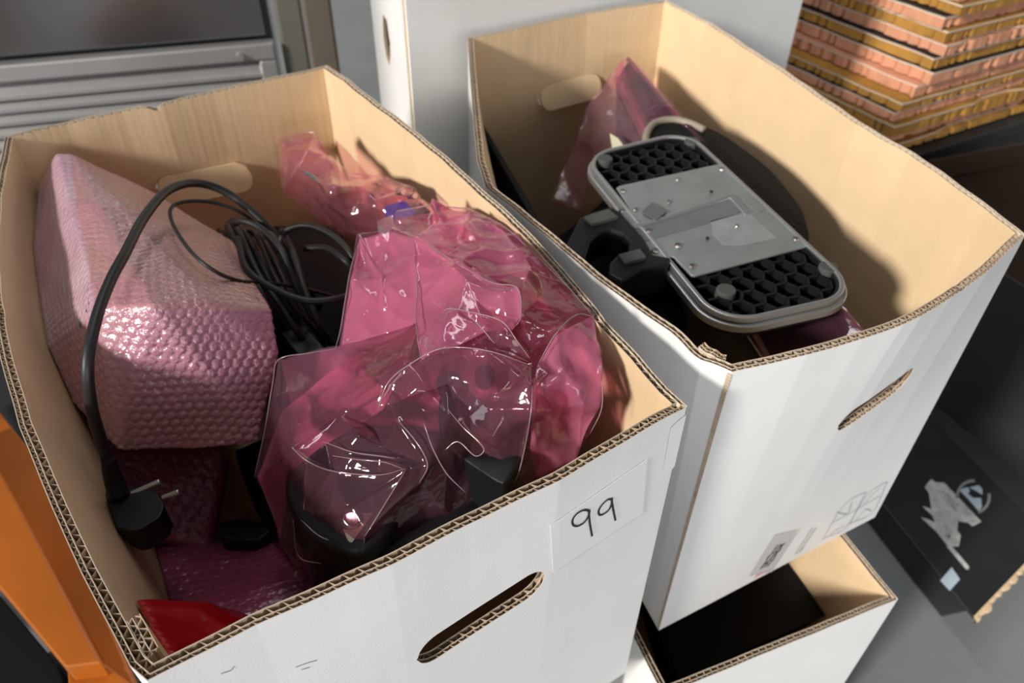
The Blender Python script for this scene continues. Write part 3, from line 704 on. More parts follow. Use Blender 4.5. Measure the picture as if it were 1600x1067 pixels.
# main package, standing tilted in the back left of the front box
pk = [at(*q) for q in ((88, 240, -1.02), (112, 240, -1.02), (250, 302, -1.13), (362, 378, -1.17), (424, 482, -1.10), (431, 546, -1.16), (402, 688, -1.30), (300, 706, -1.30), (186, 704, -1.27),
                       (150, 480, -1.00), (240, 478, -.985), (330, 470, -1.02), (125, 340, -1.01), (60, 290, -1.12), (47, 400, -1.16), (46, 560, -1.24), (90, 600, -1.26),
                       (130, 560, -1.55), (190, 650, -1.6), (400, 640, -1.6), (330, 430, -1.6), (130, 400, -1.6))]
V, T = hull_package(pk, .0015, 4)
ax_u = np.array(at(424, 482, -1.1)) - np.array(at(150, 480, -1.0)); ax_v = np.array(at(186, 704, -1.27)) - np.array(at(150, 480, -1.0)); ax_n = np.cross(ax_u, ax_v); ax_v = np.cross(ax_n, ax_u)
pyx = np.array([px_of([v[0] / S, v[1] / S, (v[2] - CAM_H) / S]) for v in V[::1]])
topface = 1 / (1 + np.exp((pyx[:, 1] - 485 + .02 * (pyx[:, 0] - 250)) / 14))          # the smoother, stretched upper face
V = bubble_skin(V, T, (ax_n, ax_u, ax_v), .0076, .0021, .0013, 3, flat=lambda V_, N_: 1 - .65 * topface)
fc = pyx[T].mean(1); rx = np.interp(fc[:, 1], [238, 340, 480, 600], [108, 122, 150, 60]); mi_ = np.where((fc[:, 0] < rx), 2, np.where(fc[:, 1] + .02 * (250 - fc[:, 0]) < 484, 1, 0))
o = mesh_obj('bubble_wrapped_package', V, T, [M['wrap'], M['wraptan'], M['wrapsilver']], None, smooth=True, midx=mi_)
tag(o, 'large package in pink bubble wrap standing in the back left of the front box', 'package')
# printed strip that shows through the wrap on its left side
ctr = V.mean(0)
def on_pack(x, y):
    i = np.argmin(((pyx - [x, y]) ** 2).sum(1) + 1e4 * (((V - np.array([0, 0, CAM_H])) @ (ctr - np.array([0, 0, CAM_H]))) > ((ctr - np.array([0, 0, CAM_H])) @ (ctr - np.array([0, 0, CAM_H])))))
    return V[i]
for (x0, y0, w_, h_) in ((128, 448, 12, 8), (132, 468, 9, 10), (116, 500, 12, 16), (134, 500, 11, 14), (130, 482, 8, 8)):
    c_ = on_pack(x0 + w_ / 2, y0 + h_ / 2); vd = np.array([0, 0, CAM_H]) - c_; vd /= np.linalg.norm(vd)
    e1 = (on_pack(x0 + w_ + 14, y0) - on_pack(x0 - 14, y0)); e1 /= np.linalg.norm(e1); e2 = (on_pack(x0, y0 + h_ + 16) - on_pack(x0, y0 - 16)); e2 /= np.linalg.norm(e2)
    sc_ = .00032; mb = MB(); q0 = c_ + vd * .0022 - e1 * w_ * sc_ / 2 - e2 * h_ * sc_ / 2
    mb.box(q0, e1 * w_ * sc_, e2 * h_ * sc_, -vd * .0006); mb.obj('printed_mark', M['greyink'], o, label='dark printed mark seen through the wrap')

def package(name, label, pts, m, voxel=.0028, seed=1, h=.0016, wr=.002, cat='package', group=None, bubbles=True, sm=5):
    V, T = hull_package([at(*q) for q in pts], voxel, sm)
    if bubbles: V = bubble_skin(V, T, ((0, 0, 1), (1, .3, 0), (-.3, 1, 0)), .0090, h, wr, seed)
    else: V = V + vnormals(V, T) * crinkle(V, seed, wr, 60)[:, None]
    o = mesh_obj(name, V, T, m, None, smooth=True); return tag(o, label, cat, group)
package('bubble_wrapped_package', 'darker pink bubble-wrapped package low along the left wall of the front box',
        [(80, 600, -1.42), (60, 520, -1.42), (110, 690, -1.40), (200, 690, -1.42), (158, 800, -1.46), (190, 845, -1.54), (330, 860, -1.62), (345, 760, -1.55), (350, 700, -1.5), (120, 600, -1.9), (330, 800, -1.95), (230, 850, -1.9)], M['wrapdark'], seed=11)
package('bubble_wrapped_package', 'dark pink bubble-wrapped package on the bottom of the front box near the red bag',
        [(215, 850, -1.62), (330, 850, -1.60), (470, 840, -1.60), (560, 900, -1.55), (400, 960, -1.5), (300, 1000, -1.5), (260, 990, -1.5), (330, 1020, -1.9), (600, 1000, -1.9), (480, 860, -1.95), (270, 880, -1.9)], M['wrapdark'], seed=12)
# red bag in the near left corner
package('red_plastic_bag', 'red plastic bag in the near left corner of the front box',
        [(209, 936, -1.20), (330, 936, -1.28), (395, 968, -1.30), (340, 990, -1.22), (262, 1032, -1.12), (420, 985, -1.5), (300, 1000, -1.9), (430, 1060, -1.9), (320, 1110, -1.8)], M['redfilm'], .0026, 21, wr=.0016, cat='plastic bag', bubbles=False, sm=4)

# ---- black device inside the big pink bag
def slab(name, outline, z, th, m, parent=None, bev=.006, tilt=None, label=None):
    mb = MB(); zz = lambda k: z[k] if isinstance(z, (list, tuple)) else z
    top = [at(x, y, zz(k)) for k, (x, y) in enumerate(outline)]; bot = [p + np.array([0, 0, -th]) for p in top]; mb.prism(top, bot)
    o = mb.obj(name, m, parent, label=label); bevel(o, bev, 4); return o
def round_poly(pts, r=.35, n=5):
    out = []; k = len(pts)
    for i in range(k):
        p, a, b = (np.array(q, float) for q in (pts[i], pts[i - 1], pts[(i + 1) % k]))
        for t in np.linspace(0, 1, n):
            q0 = p + (a - p) * r; q1 = p + (b - p) * r; out.append(tuple((1 - t) ** 2 * q0 + 2 * t * (1 - t) * p + t * t * q1))
    return out
def fit_z(p3):
    """plane z = a x + b y + c through three (px, py, z) places; returns z for any pixel"""
    A_ = np.array([P(*q) for q in p3]); n_ = np.cross(A_[1] - A_[0], A_[2] - A_[0]); dd = n_ @ A_[0]
    def f(x, y):
        d = RC @ np.array([x - 800, y - 533.5, FPX]); return (d * (dd / (n_ @ d)))[2]
    return f
tDv = thing('black_device', 'black device inside the big pink bag in the front box', 'electronic device', at(620, 720, -1.6))
zf = fit_z([(460, 640, -1.30), (830, 640, -1.22), (560, 880, -1.20)])
ol = round_poly([(452, 640), (560, 520), (700, 470), (850, 600), (842, 720), (700, 830), (560, 885), (466, 850), (438, 760)], .35)
slab('body', ol, [zf(x, y) for x, y in ol], .07, M['black'], tDv, .012)
zf2 = fit_z([(460, 700, -1.22), (640, 690, -1.17), (560, 860, -1.16)])
ol = round_poly([(452, 700), (520, 660), (640, 690), (660, 740), (610, 830), (560, 872), (480, 840), (440, 770)], .4)
slab('base_plate', ol, [zf2(x, y) for x, y in ol], .018, M['black'], tDv, .006)
ol = round_poly([(686, 618), (700, 604), (816, 640), (812, 720), (790, 760), (700, 700), (684, 650)], .25)
slab('hinge_block', ol, -1.09, .06, M['black'], tDv, .004)
for (x, y, r_) in ((703, 612, .009), (757, 600, .007), (722, 622, .005), (790, 655, .008)):
    mb = MB(); mb.cyl(at(x, y, -1.11), (0, 0, 1), r_, .014, 18); bevel(mb.obj('hinge_knob', M['black'], tDv), .002)
zc = zf2(549, 815) + .006
mb = MB(); mb.cyl(at(549, 815, zc - .01), (.1, -.2, 1), .0078, .006, 28); bevel(mb.obj('screw_ring', M['black'], tDv), .001)
mb = MB(); mb.cyl(at(549, 815, zc + .004), (.1, -.2, 1), .0052, .004, 28); o = mb.obj('foot_screw', M['chrome'], tDv, label='round metal screw head'); bevel(o, .0008)
slab('corner_pad', round_poly([(530, 808), (560, 800), (600, 800), (575, 852), (545, 850)], .3), zc + .0, .003, M['beige'], tDv, .001)

# ---- the big pink bag
tP = thing('pink_plastic_bag', 'crumpled translucent pink plastic bag around a black device, near corner of the front box', 'plastic bag', at(640, 740, -1.55))
O1 = [(397, 745, -1.26), (410, 690, -1.22), (425, 620, -1.17), (435, 562, -1.12), (500, 545, -1.09), (530, 540, -1.08), (541, 470, -1.05), (550, 415, -1.02), (560, 370, -1.0), (590, 364, -1.0), (612, 362, -1.0), (620, 334, -1.01), (672, 324, -1.02), (735, 329, -1.03),
      (782, 350, -1.01), (840, 402, -1.0), (890, 452, -1.0), (926, 492, -1.0), (938, 560, -1.02), (941, 630, -1.06), (922, 676, -1.12), (900, 715, -1.18), (860, 780, -1.3), (760, 830, -1.34), (680, 870, -1.34), (600, 905, -1.33), (540, 893, -1.30), (462, 886, -1.34), (440, 850, -1.34), (432, 800, -1.31)]
I1 = [(650, 372, -.975), (652, 440, -1.0), (652, 500, -1.02), (658, 562, -.995), (692, 486, -.965), (745, 490, -.955), (790, 505, -.975), (798, 515, -.99), (765, 440, -.945), (808, 450, -.93), (811, 495, -.965), (700, 402, -.95), (735, 372, -.965),
      (800, 405, -.985), (720, 432, -.965), (832, 552, -1.0), (838, 572, -1.02), (868, 520, -.98), (925, 520, -1.01), (590, 640, -1.05), (575, 668, -1.09), (605, 598, -1.01), (640, 570, -.99), (690, 545, -.97), (760, 549, -.96), (828, 602, -.98), (829, 640, -1.0), (822, 690, -1.08), (808, 740, -1.14), (795, 768, -1.18),
      (700, 650, -1.01), (760, 640, -1.02), (735, 700, -1.08), (880, 565, -1.0), (885, 640, -1.08), (915, 632, -1.05), (455, 700, -1.10), (480, 722, -1.10), (520, 738, -1.12), (590, 744, -1.10), (634, 734, -1.06), (620, 655, -1.02), (668, 726, -1.06), (655, 755, -1.09), (570, 840, -1.14), (558, 885, -1.22),
      (540, 790, -1.12), (465, 812, -1.20), (470, 872, -1.28), (510, 690, -1.10), (560, 682, -1.06), (540, 710, -1.09), (600, 700, -1.07), (700, 800, -1.2), (760, 790, -1.22), (620, 470, -1.03), (590, 420, -1.01), (585, 500, -1.05), (600, 540, -1.06), (480, 640, -1.12), (500, 600, -1.10), (560, 590, -1.06), (530, 640, -1.09), (850, 460, -.985), (760, 400, -.965), (690, 350, -1.0)]
n1 = len(O1); idx = {(p[0], p[1]): k for k, p in enumerate(O1 + I1)}
def ed(*ps): return [(idx[ps[i]], idx[ps[i + 1]]) for i in range(len(ps) - 1)]
E1 = ed((612, 362), (650, 372), (700, 402), (765, 440), (808, 450), (811, 495), (798, 515)) + ed((692, 486), (745, 490), (790, 505), (832, 552)) + ed((650, 372), (652, 440), (652, 500), (658, 562)) + ed((590, 640), (605, 598), (640, 570), (690, 545), (760, 549), (838, 572)) + \
     ed((828, 602), (829, 640), (822, 690), (808, 740), (795, 768)) + ed((455, 700), (480, 722), (520, 738), (590, 744), (634, 734)) + ed((620, 655), (668, 726), (655, 755), (570, 840), (558, 885)) + ed((634, 734), (540, 790)) + ed((455, 700), (530, 640), (605, 598)) + ed((838, 572), (868, 520), (925, 492 + 28))
film_sheet('bag_film', tP, O1, I1, M['film'], E1, 5, .0018, 60, 2, 5)
rj = np.random.RandomState(9)
O2 = [(x + (620 - x) * .02, y + (620 - y) * .02, z - .11 - .02 * rj.rand()) for x, y, z in O1[3:19]] + [(900, 660, -1.3), (820, 740, -1.36), (640, 760, -1.42), (470, 700, -1.36)]
I2 = [(x + 8 * rj.randn(), y + 8 * rj.randn(), -1.13 - .05 * rj.rand()) for x in range(580, 900, 60) for y in range(430, 640, 50) if y > 300 + (x - 600) * .5]
film_sheet('bag_film', tP, O2, I2, M['film2'], (), 4, .0030, 50, 5, 3)
# folded neck of the bag (several thicknesses)
O3 = [(548, 440, -.99), (562, 374, -.97), (612, 364, -.97), (650, 374, -.955), (690, 340, -.985), (735, 334, -1.0), (785, 358, -.99), (830, 420, -.96), (812, 452, -.91), (814, 495, -.94), (800, 516, -.96), (760, 520, -.94), (694, 552, -.95), (660, 566, -.97), (648, 505, -.99), (600, 522, -1.03), (536, 540, -1.05)]
I3 = [(700, 402, -.93), (765, 440, -.92), (745, 470, -.93), (690, 470, -.945), (652, 440, -.97), (600, 440, -.99), (600, 480, -1.0), (720, 370, -.96), (770, 385, -.96)]
film_sheet('bag_neck', tP, O3, I3, M['film2'], [(3, 17), (17, 18), (18, 8), (8, 9), (9, 10), (3, 21), (21, 14), (1, 22), (22, 23), (5, 24), (24, 25)], 5, .0022, 55, 8, 3)
# loose flap standing up in the middle
film_sheet('bag_flap', tP, [(693, 486, -.945), (745, 490, -.925), (785, 503, -.93), (806, 530, -.945), (828, 560, -.97), (790, 566, -.98), (730, 560, -.97), (690, 550, -.965)], [(745, 525, -.955)], M['film'], (), 5, .0012, 12, 4, 2)
film_sheet('bag_flap', tP, [(592, 640, -1.035), (606, 598, -.99), (642, 568, -.965), (692, 544, -.945), (762, 548, -.935), (832, 572, -.975), (832, 602, -.965), (830, 640, -.985), (822, 690, -1.06), (810, 740, -1.12), (797, 766, -1.16), (770, 720, -1.10), (720, 660, -1.03), (700, 600, -.98), (640, 620, -1.0)], [(770, 620, -.985), (790, 680, -1.05)], M['film'], (), 4, .0018, 30, 14, 2)
film_sheet('bag_side', tP, [(838, 575, -.99), (870, 522, -.95), (926, 494, -.98), (936, 560, -1.0), (938, 630, -1.04), (905, 700, -1.14), (870, 760, -1.24), (835, 740, -1.18), (826, 690, -1.08), (832, 620, -1.0)], [(885, 580, -.98), (880, 640, -1.05), (912, 632, -1.03)], M['film2'], (), 4, .0026, 34, 15, 2)
film_sheet('bag_side', tP, [(400, 745, -1.28), (440, 640, -1.22), (540, 560, -1.14), (655, 505, -1.10), (640, 570, -1.06), (600, 640, -1.1), (500, 700, -1.16), (450, 740, -1.22), (440, 840, -1.36)], [(560, 600, -1.12), (480, 680, -1.17)], M['film2'], (), 4, .002, 30, 16, 2)

M['foldglint'] = film('film_fold_glint', (1, .85, .9), .40, (1, .72, .80), .06, 1.8)  # pale thin tubes stand in for bright highlights along the folds
def glint_line(pts, r=.00042, parent=None):
    V, F = tube(catmull([at(*q) for q in pts], 6), [r * .4, r, r, r, r * .4], 6); mesh_obj('fold_glint', V, F, M['foldglint'], parent or tP, smooth=True)
up = lambda L_, d=.004: [(x, y, z + d) for x, y, z in L_]
for L_ in ([(612, 364, -.97), (650, 374, -.955), (700, 402, -.93), (765, 440, -.92), (808, 450, -.91), (813, 495, -.94), (799, 516, -.96)],
           [(648, 378, -.96), (652, 440, -.97), (650, 500, -.98), (658, 562, -.96)], [(693, 552, -.95), (693, 486, -.942), (745, 490, -.922), (785, 503, -.926), (806, 530, -.942), (828, 560, -.967)],
           [(590, 642, -1.03), (606, 598, -.985), (642, 568, -.96), (692, 544, -.942), (762, 548, -.932), (832, 572, -.97)], [(832, 602, -.96), (830, 640, -.98), (822, 690, -1.05), (810, 740, -1.11), (797, 766, -1.15)],
           [(455, 698, -1.095), (480, 720, -1.095), (520, 736, -1.115), (590, 742, -1.095), (634, 732, -1.055)], [(634, 734, -1.05), (600, 790, -1.09), (570, 838, -1.13)], [(620, 655, -1.015), (650, 690, -1.03), (668, 726, -1.055), (655, 755, -1.085)],
           [(562, 374, -.968), (548, 420, -.985), (540, 465, -1.0), (532, 515, -1.04), (524, 545, -1.06)], [(524, 545, -1.06), (480, 552, -1.09), (435, 562, -1.115), (426, 600, -1.14), (412, 680, -1.2), (397, 745, -1.25)],
           [(735, 494, -.918), (752, 512, -.92), (772, 536, -.93)], [(838, 574, -.985), (868, 522, -.945), (900, 492, -.95), (926, 494, -.975)], [(936, 560, -.997), (941, 632, -1.04), (922, 678, -1.10)],
           [(700, 640, -1.0), (724, 668, -1.02), (748, 690, -1.03), (756, 704, -1.04), (742, 712, -1.05), (715, 690, -1.04), (692, 706, -1.06)], [(662, 660, -1.0), (676, 700, -1.03), (698, 740, -1.06), (728, 770, -1.08)],
           [(458, 812, -1.18), (466, 868, -1.26), (500, 880, -1.26), (556, 886, -1.26)], [(470, 812, -1.17), (500, 838, -1.18), (540, 852, -1.18)], [(735, 332, -1.0), (785, 352, -.99), (840, 402, -.99), (892, 454, -.99), (924, 490, -.985)],
           [(520, 712, -1.08), (560, 718, -1.08), (600, 722, -1.07), (628, 732, -1.05)], [(505, 690, -1.09), (550, 706, -1.08), (590, 712, -1.07), (618, 716, -1.06)]):
    glint_line(up(L_))

film_sheet('bag_side', tP, [(672, 326, -1.03), (735, 332, -1.035), (785, 352, -1.02), (838, 403, -1.01), (888, 453, -1.01), (922, 494, -1.01), (868, 530, -1.03), (828, 552, -1.03), (800, 480, -1.02), (740, 420, -1.02), (690, 370, -1.03)], [(780, 400, -1.0), (840, 460, -.995), (870, 490, -1.0)], M['film2'], [(11, 12), (12, 13), (11, 8)], 5, .0026, 60, 77, 2)

# ---- small pink bag with a blue connector
tQ = thing('pink_plastic_bag', 'small pink plastic bag with a blue plug at the back right of the front box', 'plastic bag', at(560, 330, -1.5))
film_sheet('bag_film', tQ, [(437, 217, -1.09), (470, 207, -1.08), (492, 205, -1.08), (515, 240, -1.10), (545, 268, -1.12), (600, 275, -1.10), (650, 296, -1.08), (668, 322, -1.08), (630, 350, -1.12), (600, 372, -1.18), (575, 380, -1.2), (540, 372, -1.25), (505, 345, -1.28), (480, 320, -1.28), (442, 298, -1.22), (438, 262, -1.16)],
           [(465, 262, -1.08), (520, 300, -1.06), (560, 290, -1.08), (590, 320, -1.10), (500, 318, -1.16), (545, 340, -1.14), (480, 235, -1.07)], M['film'], (), 4, .0022, 26, 31, 2)
film_sheet('bag_film', tQ, [(440, 225, -1.20), (492, 215, -1.2), (545, 280, -1.22), (640, 310, -1.2), (600, 372, -1.3), (520, 360, -1.36), (445, 300, -1.3)], [(520, 300, -1.28)], M['filmdim'], (), 4, .0024, 20, 32, 2)
tV = thing('video_connector', 'blue and silver connector inside the small pink bag', 'connector', at(625, 335, -1.2))
slab('plug_body', round_poly([(598, 322), (632, 312), (652, 330), (612, 352)], .2), -1.155, .014, M['blue'], tV, .002)
slab('metal_shell', round_poly([(588, 345), (612, 336), (618, 356), (594, 370)], .15), -1.15, .008, M['silver'], tV, .001)
for x, y in ((622, 300), (640, 306)):
    mb = MB(); mb.cyl(at(x, y, -1.15), (.3, -.5, .3), .0035, .016, 14); bevel(mb.obj('thumb_screw', M['chrome'], tV), .0008)

# ---- cables
def cable(name, label, pts, r, cat='cable', seg=10, n=12, group=None):
    V, F = tube(catmull([at(*q) for q in pts], n), r, seg); o = mesh_obj(name, V, F, M['cable'], None, smooth=True); return tag(o, label, cat, group)
tK = thing('power_cable', 'thick black power cord looping over the bubble wrap down to its plug', 'cable', at(200, 790, -1.6))
V, F = tube(catmull([at(*q) for q in ((178, 745, -1.24), (162, 700, -1.17), (144, 640, -1.06), (137, 570, -.97), (150, 500, -.93), (172, 440, -.92), (196, 395, -.925), (225, 340, -.95), (262, 298, -.98), (305, 286, -1.02), (352, 300, -1.06), (400, 336, -1.11), (440, 380, -1.17), (470, 430, -1.25), (500, 480, -1.35))], 12), [.0042, .0040, .0038, .0038, .0036, .0034, .0032], 14)
mesh_obj('cord', V, F, M['cable'], tK, smooth=True)
V, F = tube(catmull([at(*q) for q in ((168, 715, -1.19), (176, 745, -1.24), (186, 775, -1.28))], 8), [.0046, .0062, .0072], 14); mesh_obj('strain_relief', V, F, M['black'], tK, smooth=True)
ol = round_poly([(162, 770), (186, 742), (202, 758), (246, 768), (257, 790), (250, 808), (215, 830), (164, 826)], .22)
slab('plug_body', ol, -1.28, .024, M['black'], tK, .004)
for a, b in (((205, 772), (250, 752)), ((254, 778), (280, 768))):
    pa, pb = at(*a, -1.285), at(*b, -1.275); mb = MB(); mb.cyl(pa, pb - pa, .0021, np.linalg.norm(pb - pa), 12); bevel(mb.obj('plug_pin', M['silver'], tK), .0006)
tag(slab('power_adapter', round_poly([(338, 818), (372, 808), (415, 815), (428, 826), (404, 846), (345, 842)], .25), -1.56, .02, M['black'], None, .003), 'small black plug lying between the pink wraps in the front box', 'plug')
cable('thin_cable', 'thin black cable making a small loop over the bubble wrap', [(545, 470, -1.3), (480, 452, -1.22), (420, 442, -1.15), (372, 438, -1.09), (330, 420, -1.03), (294, 388, -1.01), (268, 345, -1.01), (270, 322, -1.01), (300, 314, -1.03), (340, 318, -1.06), (380, 334, -1.10), (420, 366, -1.2)], .0016)
rk = np.random.RandomState(12)
tB = thing('cable_bundle', 'coiled bundle of black cables in the middle of the front box', 'cable bundle', at(450, 450, -1.6))
for k in range(17):
    a = rk.rand(); dx = 5 * rk.randn(); dz = -.03 * (k % 5) - .02 * rk.rand(); w_ = (k - 8) * 3.2
    pts = [(362 + dx + w_ * .6, 345 + abs(w_) * .9, -1.20 + dz), (372 + dx + w_ * .9, 372 + rk.randn() * 5, -1.17 + dz), (398 + w_ + dx, 425 + 6 * rk.randn(), -1.18 + dz), (430 + w_ * 1.1, 475 + 6 * rk.randn(), -1.22 + dz), (468 + w_ * 1.2, 522 + 6 * rk.randn(), -1.30 + dz), (505 + w_, 560 + 8 * rk.randn(), -1.42 + dz)]
    V, F = tube(catmull([at(*q) for q in pts], 8), .0022 + .0008 * (k % 3), 8); mesh_obj('cable_strand', V, F, M['cable'], tB, smooth=True)
for pts in ([(436, 395, -1.18), (445, 362, -1.14), (480, 352, -1.12), (520, 368, -1.12), (550, 400, -1.14), (560, 440, -1.2)], [(476, 388, -1.16), (510, 388, -1.14), (540, 408, -1.14), (560, 430, -1.18)],
            [(372, 372, -1.13), (385, 420, -1.12), (430, 452, -1.13), (480, 470, -1.14), (530, 466, -1.15), (560, 455, -1.18)], [(366, 350, -1.14), (380, 345, -1.12), (410, 358, -1.12), (440, 390, -1.13), (460, 440, -1.18), (490, 500, -1.25)],
            [(440, 360, -1.16), (460, 400, -1.14), (475, 450, -1.16), (500, 510, -1.22), (520, 540, -1.3)]):
    V, F = tube(catmull([at(*q) for q in pts], 10), .0029, 10); mesh_obj('cable_strand', V, F, M['cable'], tB, smooth=True)
ol = round_poly([(352, 352), (372, 338), (384, 352), (470, 500), (520, 560), (470, 560), (400, 470)], .2)
slab('cable_tie_core', ol, -1.30, .03, M['cable'], tB, .004)
# black filler added where the inside should stay dark
package('black_filler', 'black filler that darkens the middle of the front box', [(405, 350, -1.42), (530, 350, -1.36), (575, 480, -1.30), (540, 580, -1.36), (440, 580, -1.4), (380, 480, -1.44), (560, 440, -1.9), (400, 520, -1.9), (520, 600, -1.9), (450, 420, -1.9)], M['blackmatte'], .004, 41, wr=.0008, cat='electronic device', bubbles=False)
package('black_filler', 'black filler under the pink bag, low in the front box', [(360, 700, -1.5), (420, 680, -1.42), (620, 640, -1.42), (840, 640, -1.4), (860, 760, -1.42), (700, 880, -1.42), (520, 930, -1.45), (400, 800, -1.55), (450, 900, -1.9), (850, 800, -1.9), (420, 760, -1.9), (800, 700, -1.9)], M['blackmatte'], .005, 42, wr=.0008, cat='electronic device', bubbles=False)

# ================================================================== INSIDE THE RIGHT BOX
HOLD[0] = boxB
# --- monitor stand lying upside down
ZB = -1.13
tM = thing('monitor_stand', 'black and silver monitor stand foot lying underside up in the right open box', 'monitor stand', at(1110, 350, -1.45))
qc = [P(x, y, ZB)[:2] for x, y in ((905, 243), (1074, 203), (1353, 462), (1124, 513))]
def Lp(a, b): return (qc[0] * (1 - a) + qc[1] * a) * (1 - b) + (qc[3] * (1 - a) + qc[2] * a) * b
wA = np.linalg.norm(Lp(1, .5) - Lp(0, .5)); wB = np.linalg.norm(Lp(.5, 1) - Lp(.5, 0))
def rrect(inset, r, n=12):
    """rounded outline of the foot, inset and radius in layout units"""
    out = []; r = max(r - inset, .01)
    for cx_, cy_, a0 in ((wA - inset - r, inset + r, -90), (wA - inset - r, wB - inset - r, 0), (inset + r, wB - inset - r, 90), (inset + r, inset + r, 180)):
        for t in np.radians(np.linspace(a0, a0 + 90, n)): out.append(Lp((cx_ + r * math.cos(t)) / wA, (cy_ + r * math.sin(t)) / wB))
    return out
def ring(name, i0, i1, zt, zb, m, rad=.105):
    A_, B_ = rrect(i0, rad), rrect(i1, rad); n = len(A_); V = [W([*p, zt]) for p in A_] + [W([*p, zt]) for p in B_] + [W([*p, zb]) for p in A_] + [W([*p, zb]) for p in B_]
    F = []
    for k in range(n):
        j = (k + 1) % n; F += [(k, j, n + j, n + k), (2 * n + k, 3 * n + k, 3 * n + j, 2 * n + j), (k, 2 * n + k, 2 * n + j, j), (n + k, n + j, 3 * n + j, 3 * n + k)]
    o = mesh_obj(name, V, F, m, tM); bevel(o, .0012, 3); return o
ring('silver_rim', .004, .016, ZB + .004, ZB - .012, M['silver']); ring('silver_rim', -.006, .012, ZB - .014, ZB - .034, M['silver'])
ring('tray_wall', .016, .022, ZB - .001, ZB - .05, M['black'])
mb = MB(); ot = rrect(.010, .105); mb.prism([W([*p, ZB - .055]) for p in ot], [W([*p, ZB - .040]) for p in ot]); mb.obj('tray_floor', M['black'], tM)
pc = [P(x, y, ZB)[:2] for x, y in ((966, 291), (1127, 255), (1264, 383), (1082, 431))]
# ribs: a honeycomb of thin walls at both ends
def inv_l(p):
    a, b = .5, .5
    for _ in range(8):
        e = p - Lp(a, b); J = np.stack([(Lp(a + .01, b) - Lp(a - .01, b)) / .02, (Lp(a, b + .01) - Lp(a, b - .01)) / .02], 1); d = np.linalg.solve(J, e); a += d[0]; b += d[1]
    return a, b
def inside(a, b, mg=.024, r=.085):
    x, y = a * wA, b * wB; x = min(x, wA - x) - mg; y = min(y, wB - y) - mg
    if x < 0 or y < 0: return False
    return x > r or y > r or math.hypot(r - x, r - y) < r
rb = [MB(), MB()]; hs = .030; done = set(); tops = ZB - .006
for i in range(-2, 30):
    for j in range(-2, 50):
        cx_, cy_ = hs * 1.5 * i, hs * math.sqrt(3) * (j + (i % 2) * .5)
        for k in range(6):
            p0 = (cx_ + hs * math.cos(k * math.pi / 3), cy_ + hs * math.sin(k * math.pi / 3)); p1 = (cx_ + hs * math.cos((k + 1) * math.pi / 3), cy_ + hs * math.sin((k + 1) * math.pi / 3))
            key = tuple(sorted(((round(p0[0], 3), round(p0[1], 3)), (round(p1[0], 3), round(p1[1], 3)))))
            if key in done: continue
            done.add(key); c_ = ((p0[0] + p1[0]) / 2 / wA, (p0[1] + p1[1]) / 2 / wB)
            if not inside(*c_) or .285 < c_[1] < .715: continue
            a, b = Lp(p0[0] / wA, p0[1] / wB), Lp(p1[0] / wA, p1[1] / wB); d = (b - a) / np.linalg.norm(b - a); nn = np.array([-d[1], d[0]]) * .0032
            pts = [a + nn, a - nn, b - nn, b + nn]; rb[c_[1] > .5].prism([W([*p, ZB - .045]) for p in pts], [W([*p, tops]) for p in pts])
for mb in rb: mb.obj('honeycomb_ribs', M['black'], tM)
# pyramids in the cells
rb = [MB(), MB()]
for i in range(-1, 14):
    for j in range(-1, 30):
        cx_, cy_ = hs * 1.5 * i, hs * math.sqrt(3) * (j + (i % 2) * .5); c_ = (cx_ / wA, cy_ / wB)
        if not inside(*c_, .04) or .27 < c_[1] < .73: continue
        pts = [Lp((cx_ + .018 * math.cos(t)) / wA, (cy_ + .018 * math.sin(t)) / wB) for t in np.linspace(0, 2 * math.pi, 4, endpoint=False)]
        rb[c_[1] > .5].add([W([*p, ZB - .042]) for p in pts] + [W([*Lp(*c_), ZB - .016])], [(0, 1, 4), (1, 2, 4), (2, 3, 4), (3, 0, 4)])
for mb in rb: mb.obj('rib_webs', M['blackmatte'], tM)
# plate
def mslab(name, pxs, z, th, m, bev=.0008, parent=None, label=None):
    mb = MB(); top = [at(x, y, z) for x, y in pxs]; mb.prism([p - np.array([0, 0, th]) for p in top], top); o = mb.obj(name, m, parent or tM, label=label)
    if bev: bevel(o, bev, 3)
    return o
zp = ZB + .001
mp_ = mslab('metal_plate', [(963, 293), (968, 290), (1127, 255), (1265, 381), (1264, 384), (1086, 431), (1080, 430), (1052, 401), (1020, 404), (1003, 373), (976, 352), (966, 330), (984, 326)], zp, .0022, M['steel'], .0007)
mslab('plate_channel', [(986, 357), (1142, 307), (1163, 332), (1004, 378)], zp + .0016, .0014, M['steel_dark'], .0002)
mslab('plate_ridge', [(979, 349), (1000, 347), (1040, 337), (1142, 301), (1150, 306), (1172, 333), (1164, 335), (1141, 309), (1040, 342), (1000, 354), (984, 357)], zp + .0055, .0020, M['silver'], .0009)
mslab('plate_patch', [(1110, 345), (1170, 330), (1180, 340), (1214, 372), (1160, 383), (1130, 382), (1115, 366)], zp + .0016, .0005, mat('worn_plate', (.44, .475, .465), .5, .7, var=.1, vscale=60), .0)
mslab('dark_sticker', [(1003, 331), (1018, 316), (1042, 329), (1026, 344)], zp + .0075, .0006, mat('dark_grey_sticker', (.12, .12, .12), .5), .0, label='dark grey diamond-shaped sticker')
mslab('worn_corner', [(1160, 314), (1175, 308), (1198, 328), (1185, 332)], zp + .0016, .0005, mat('plate_stain', (.28, .29, .28), .5, .5), 0)
def screw(x, y, r, m='chrome', dz=.0):
    mb = MB(); c_ = at(x, y, zp + .002 + dz); mb.cyl(c_, (0, 0, 1), r, .0016, 16, r2=r * .8); o = mb.obj('screw', M[m], tM)
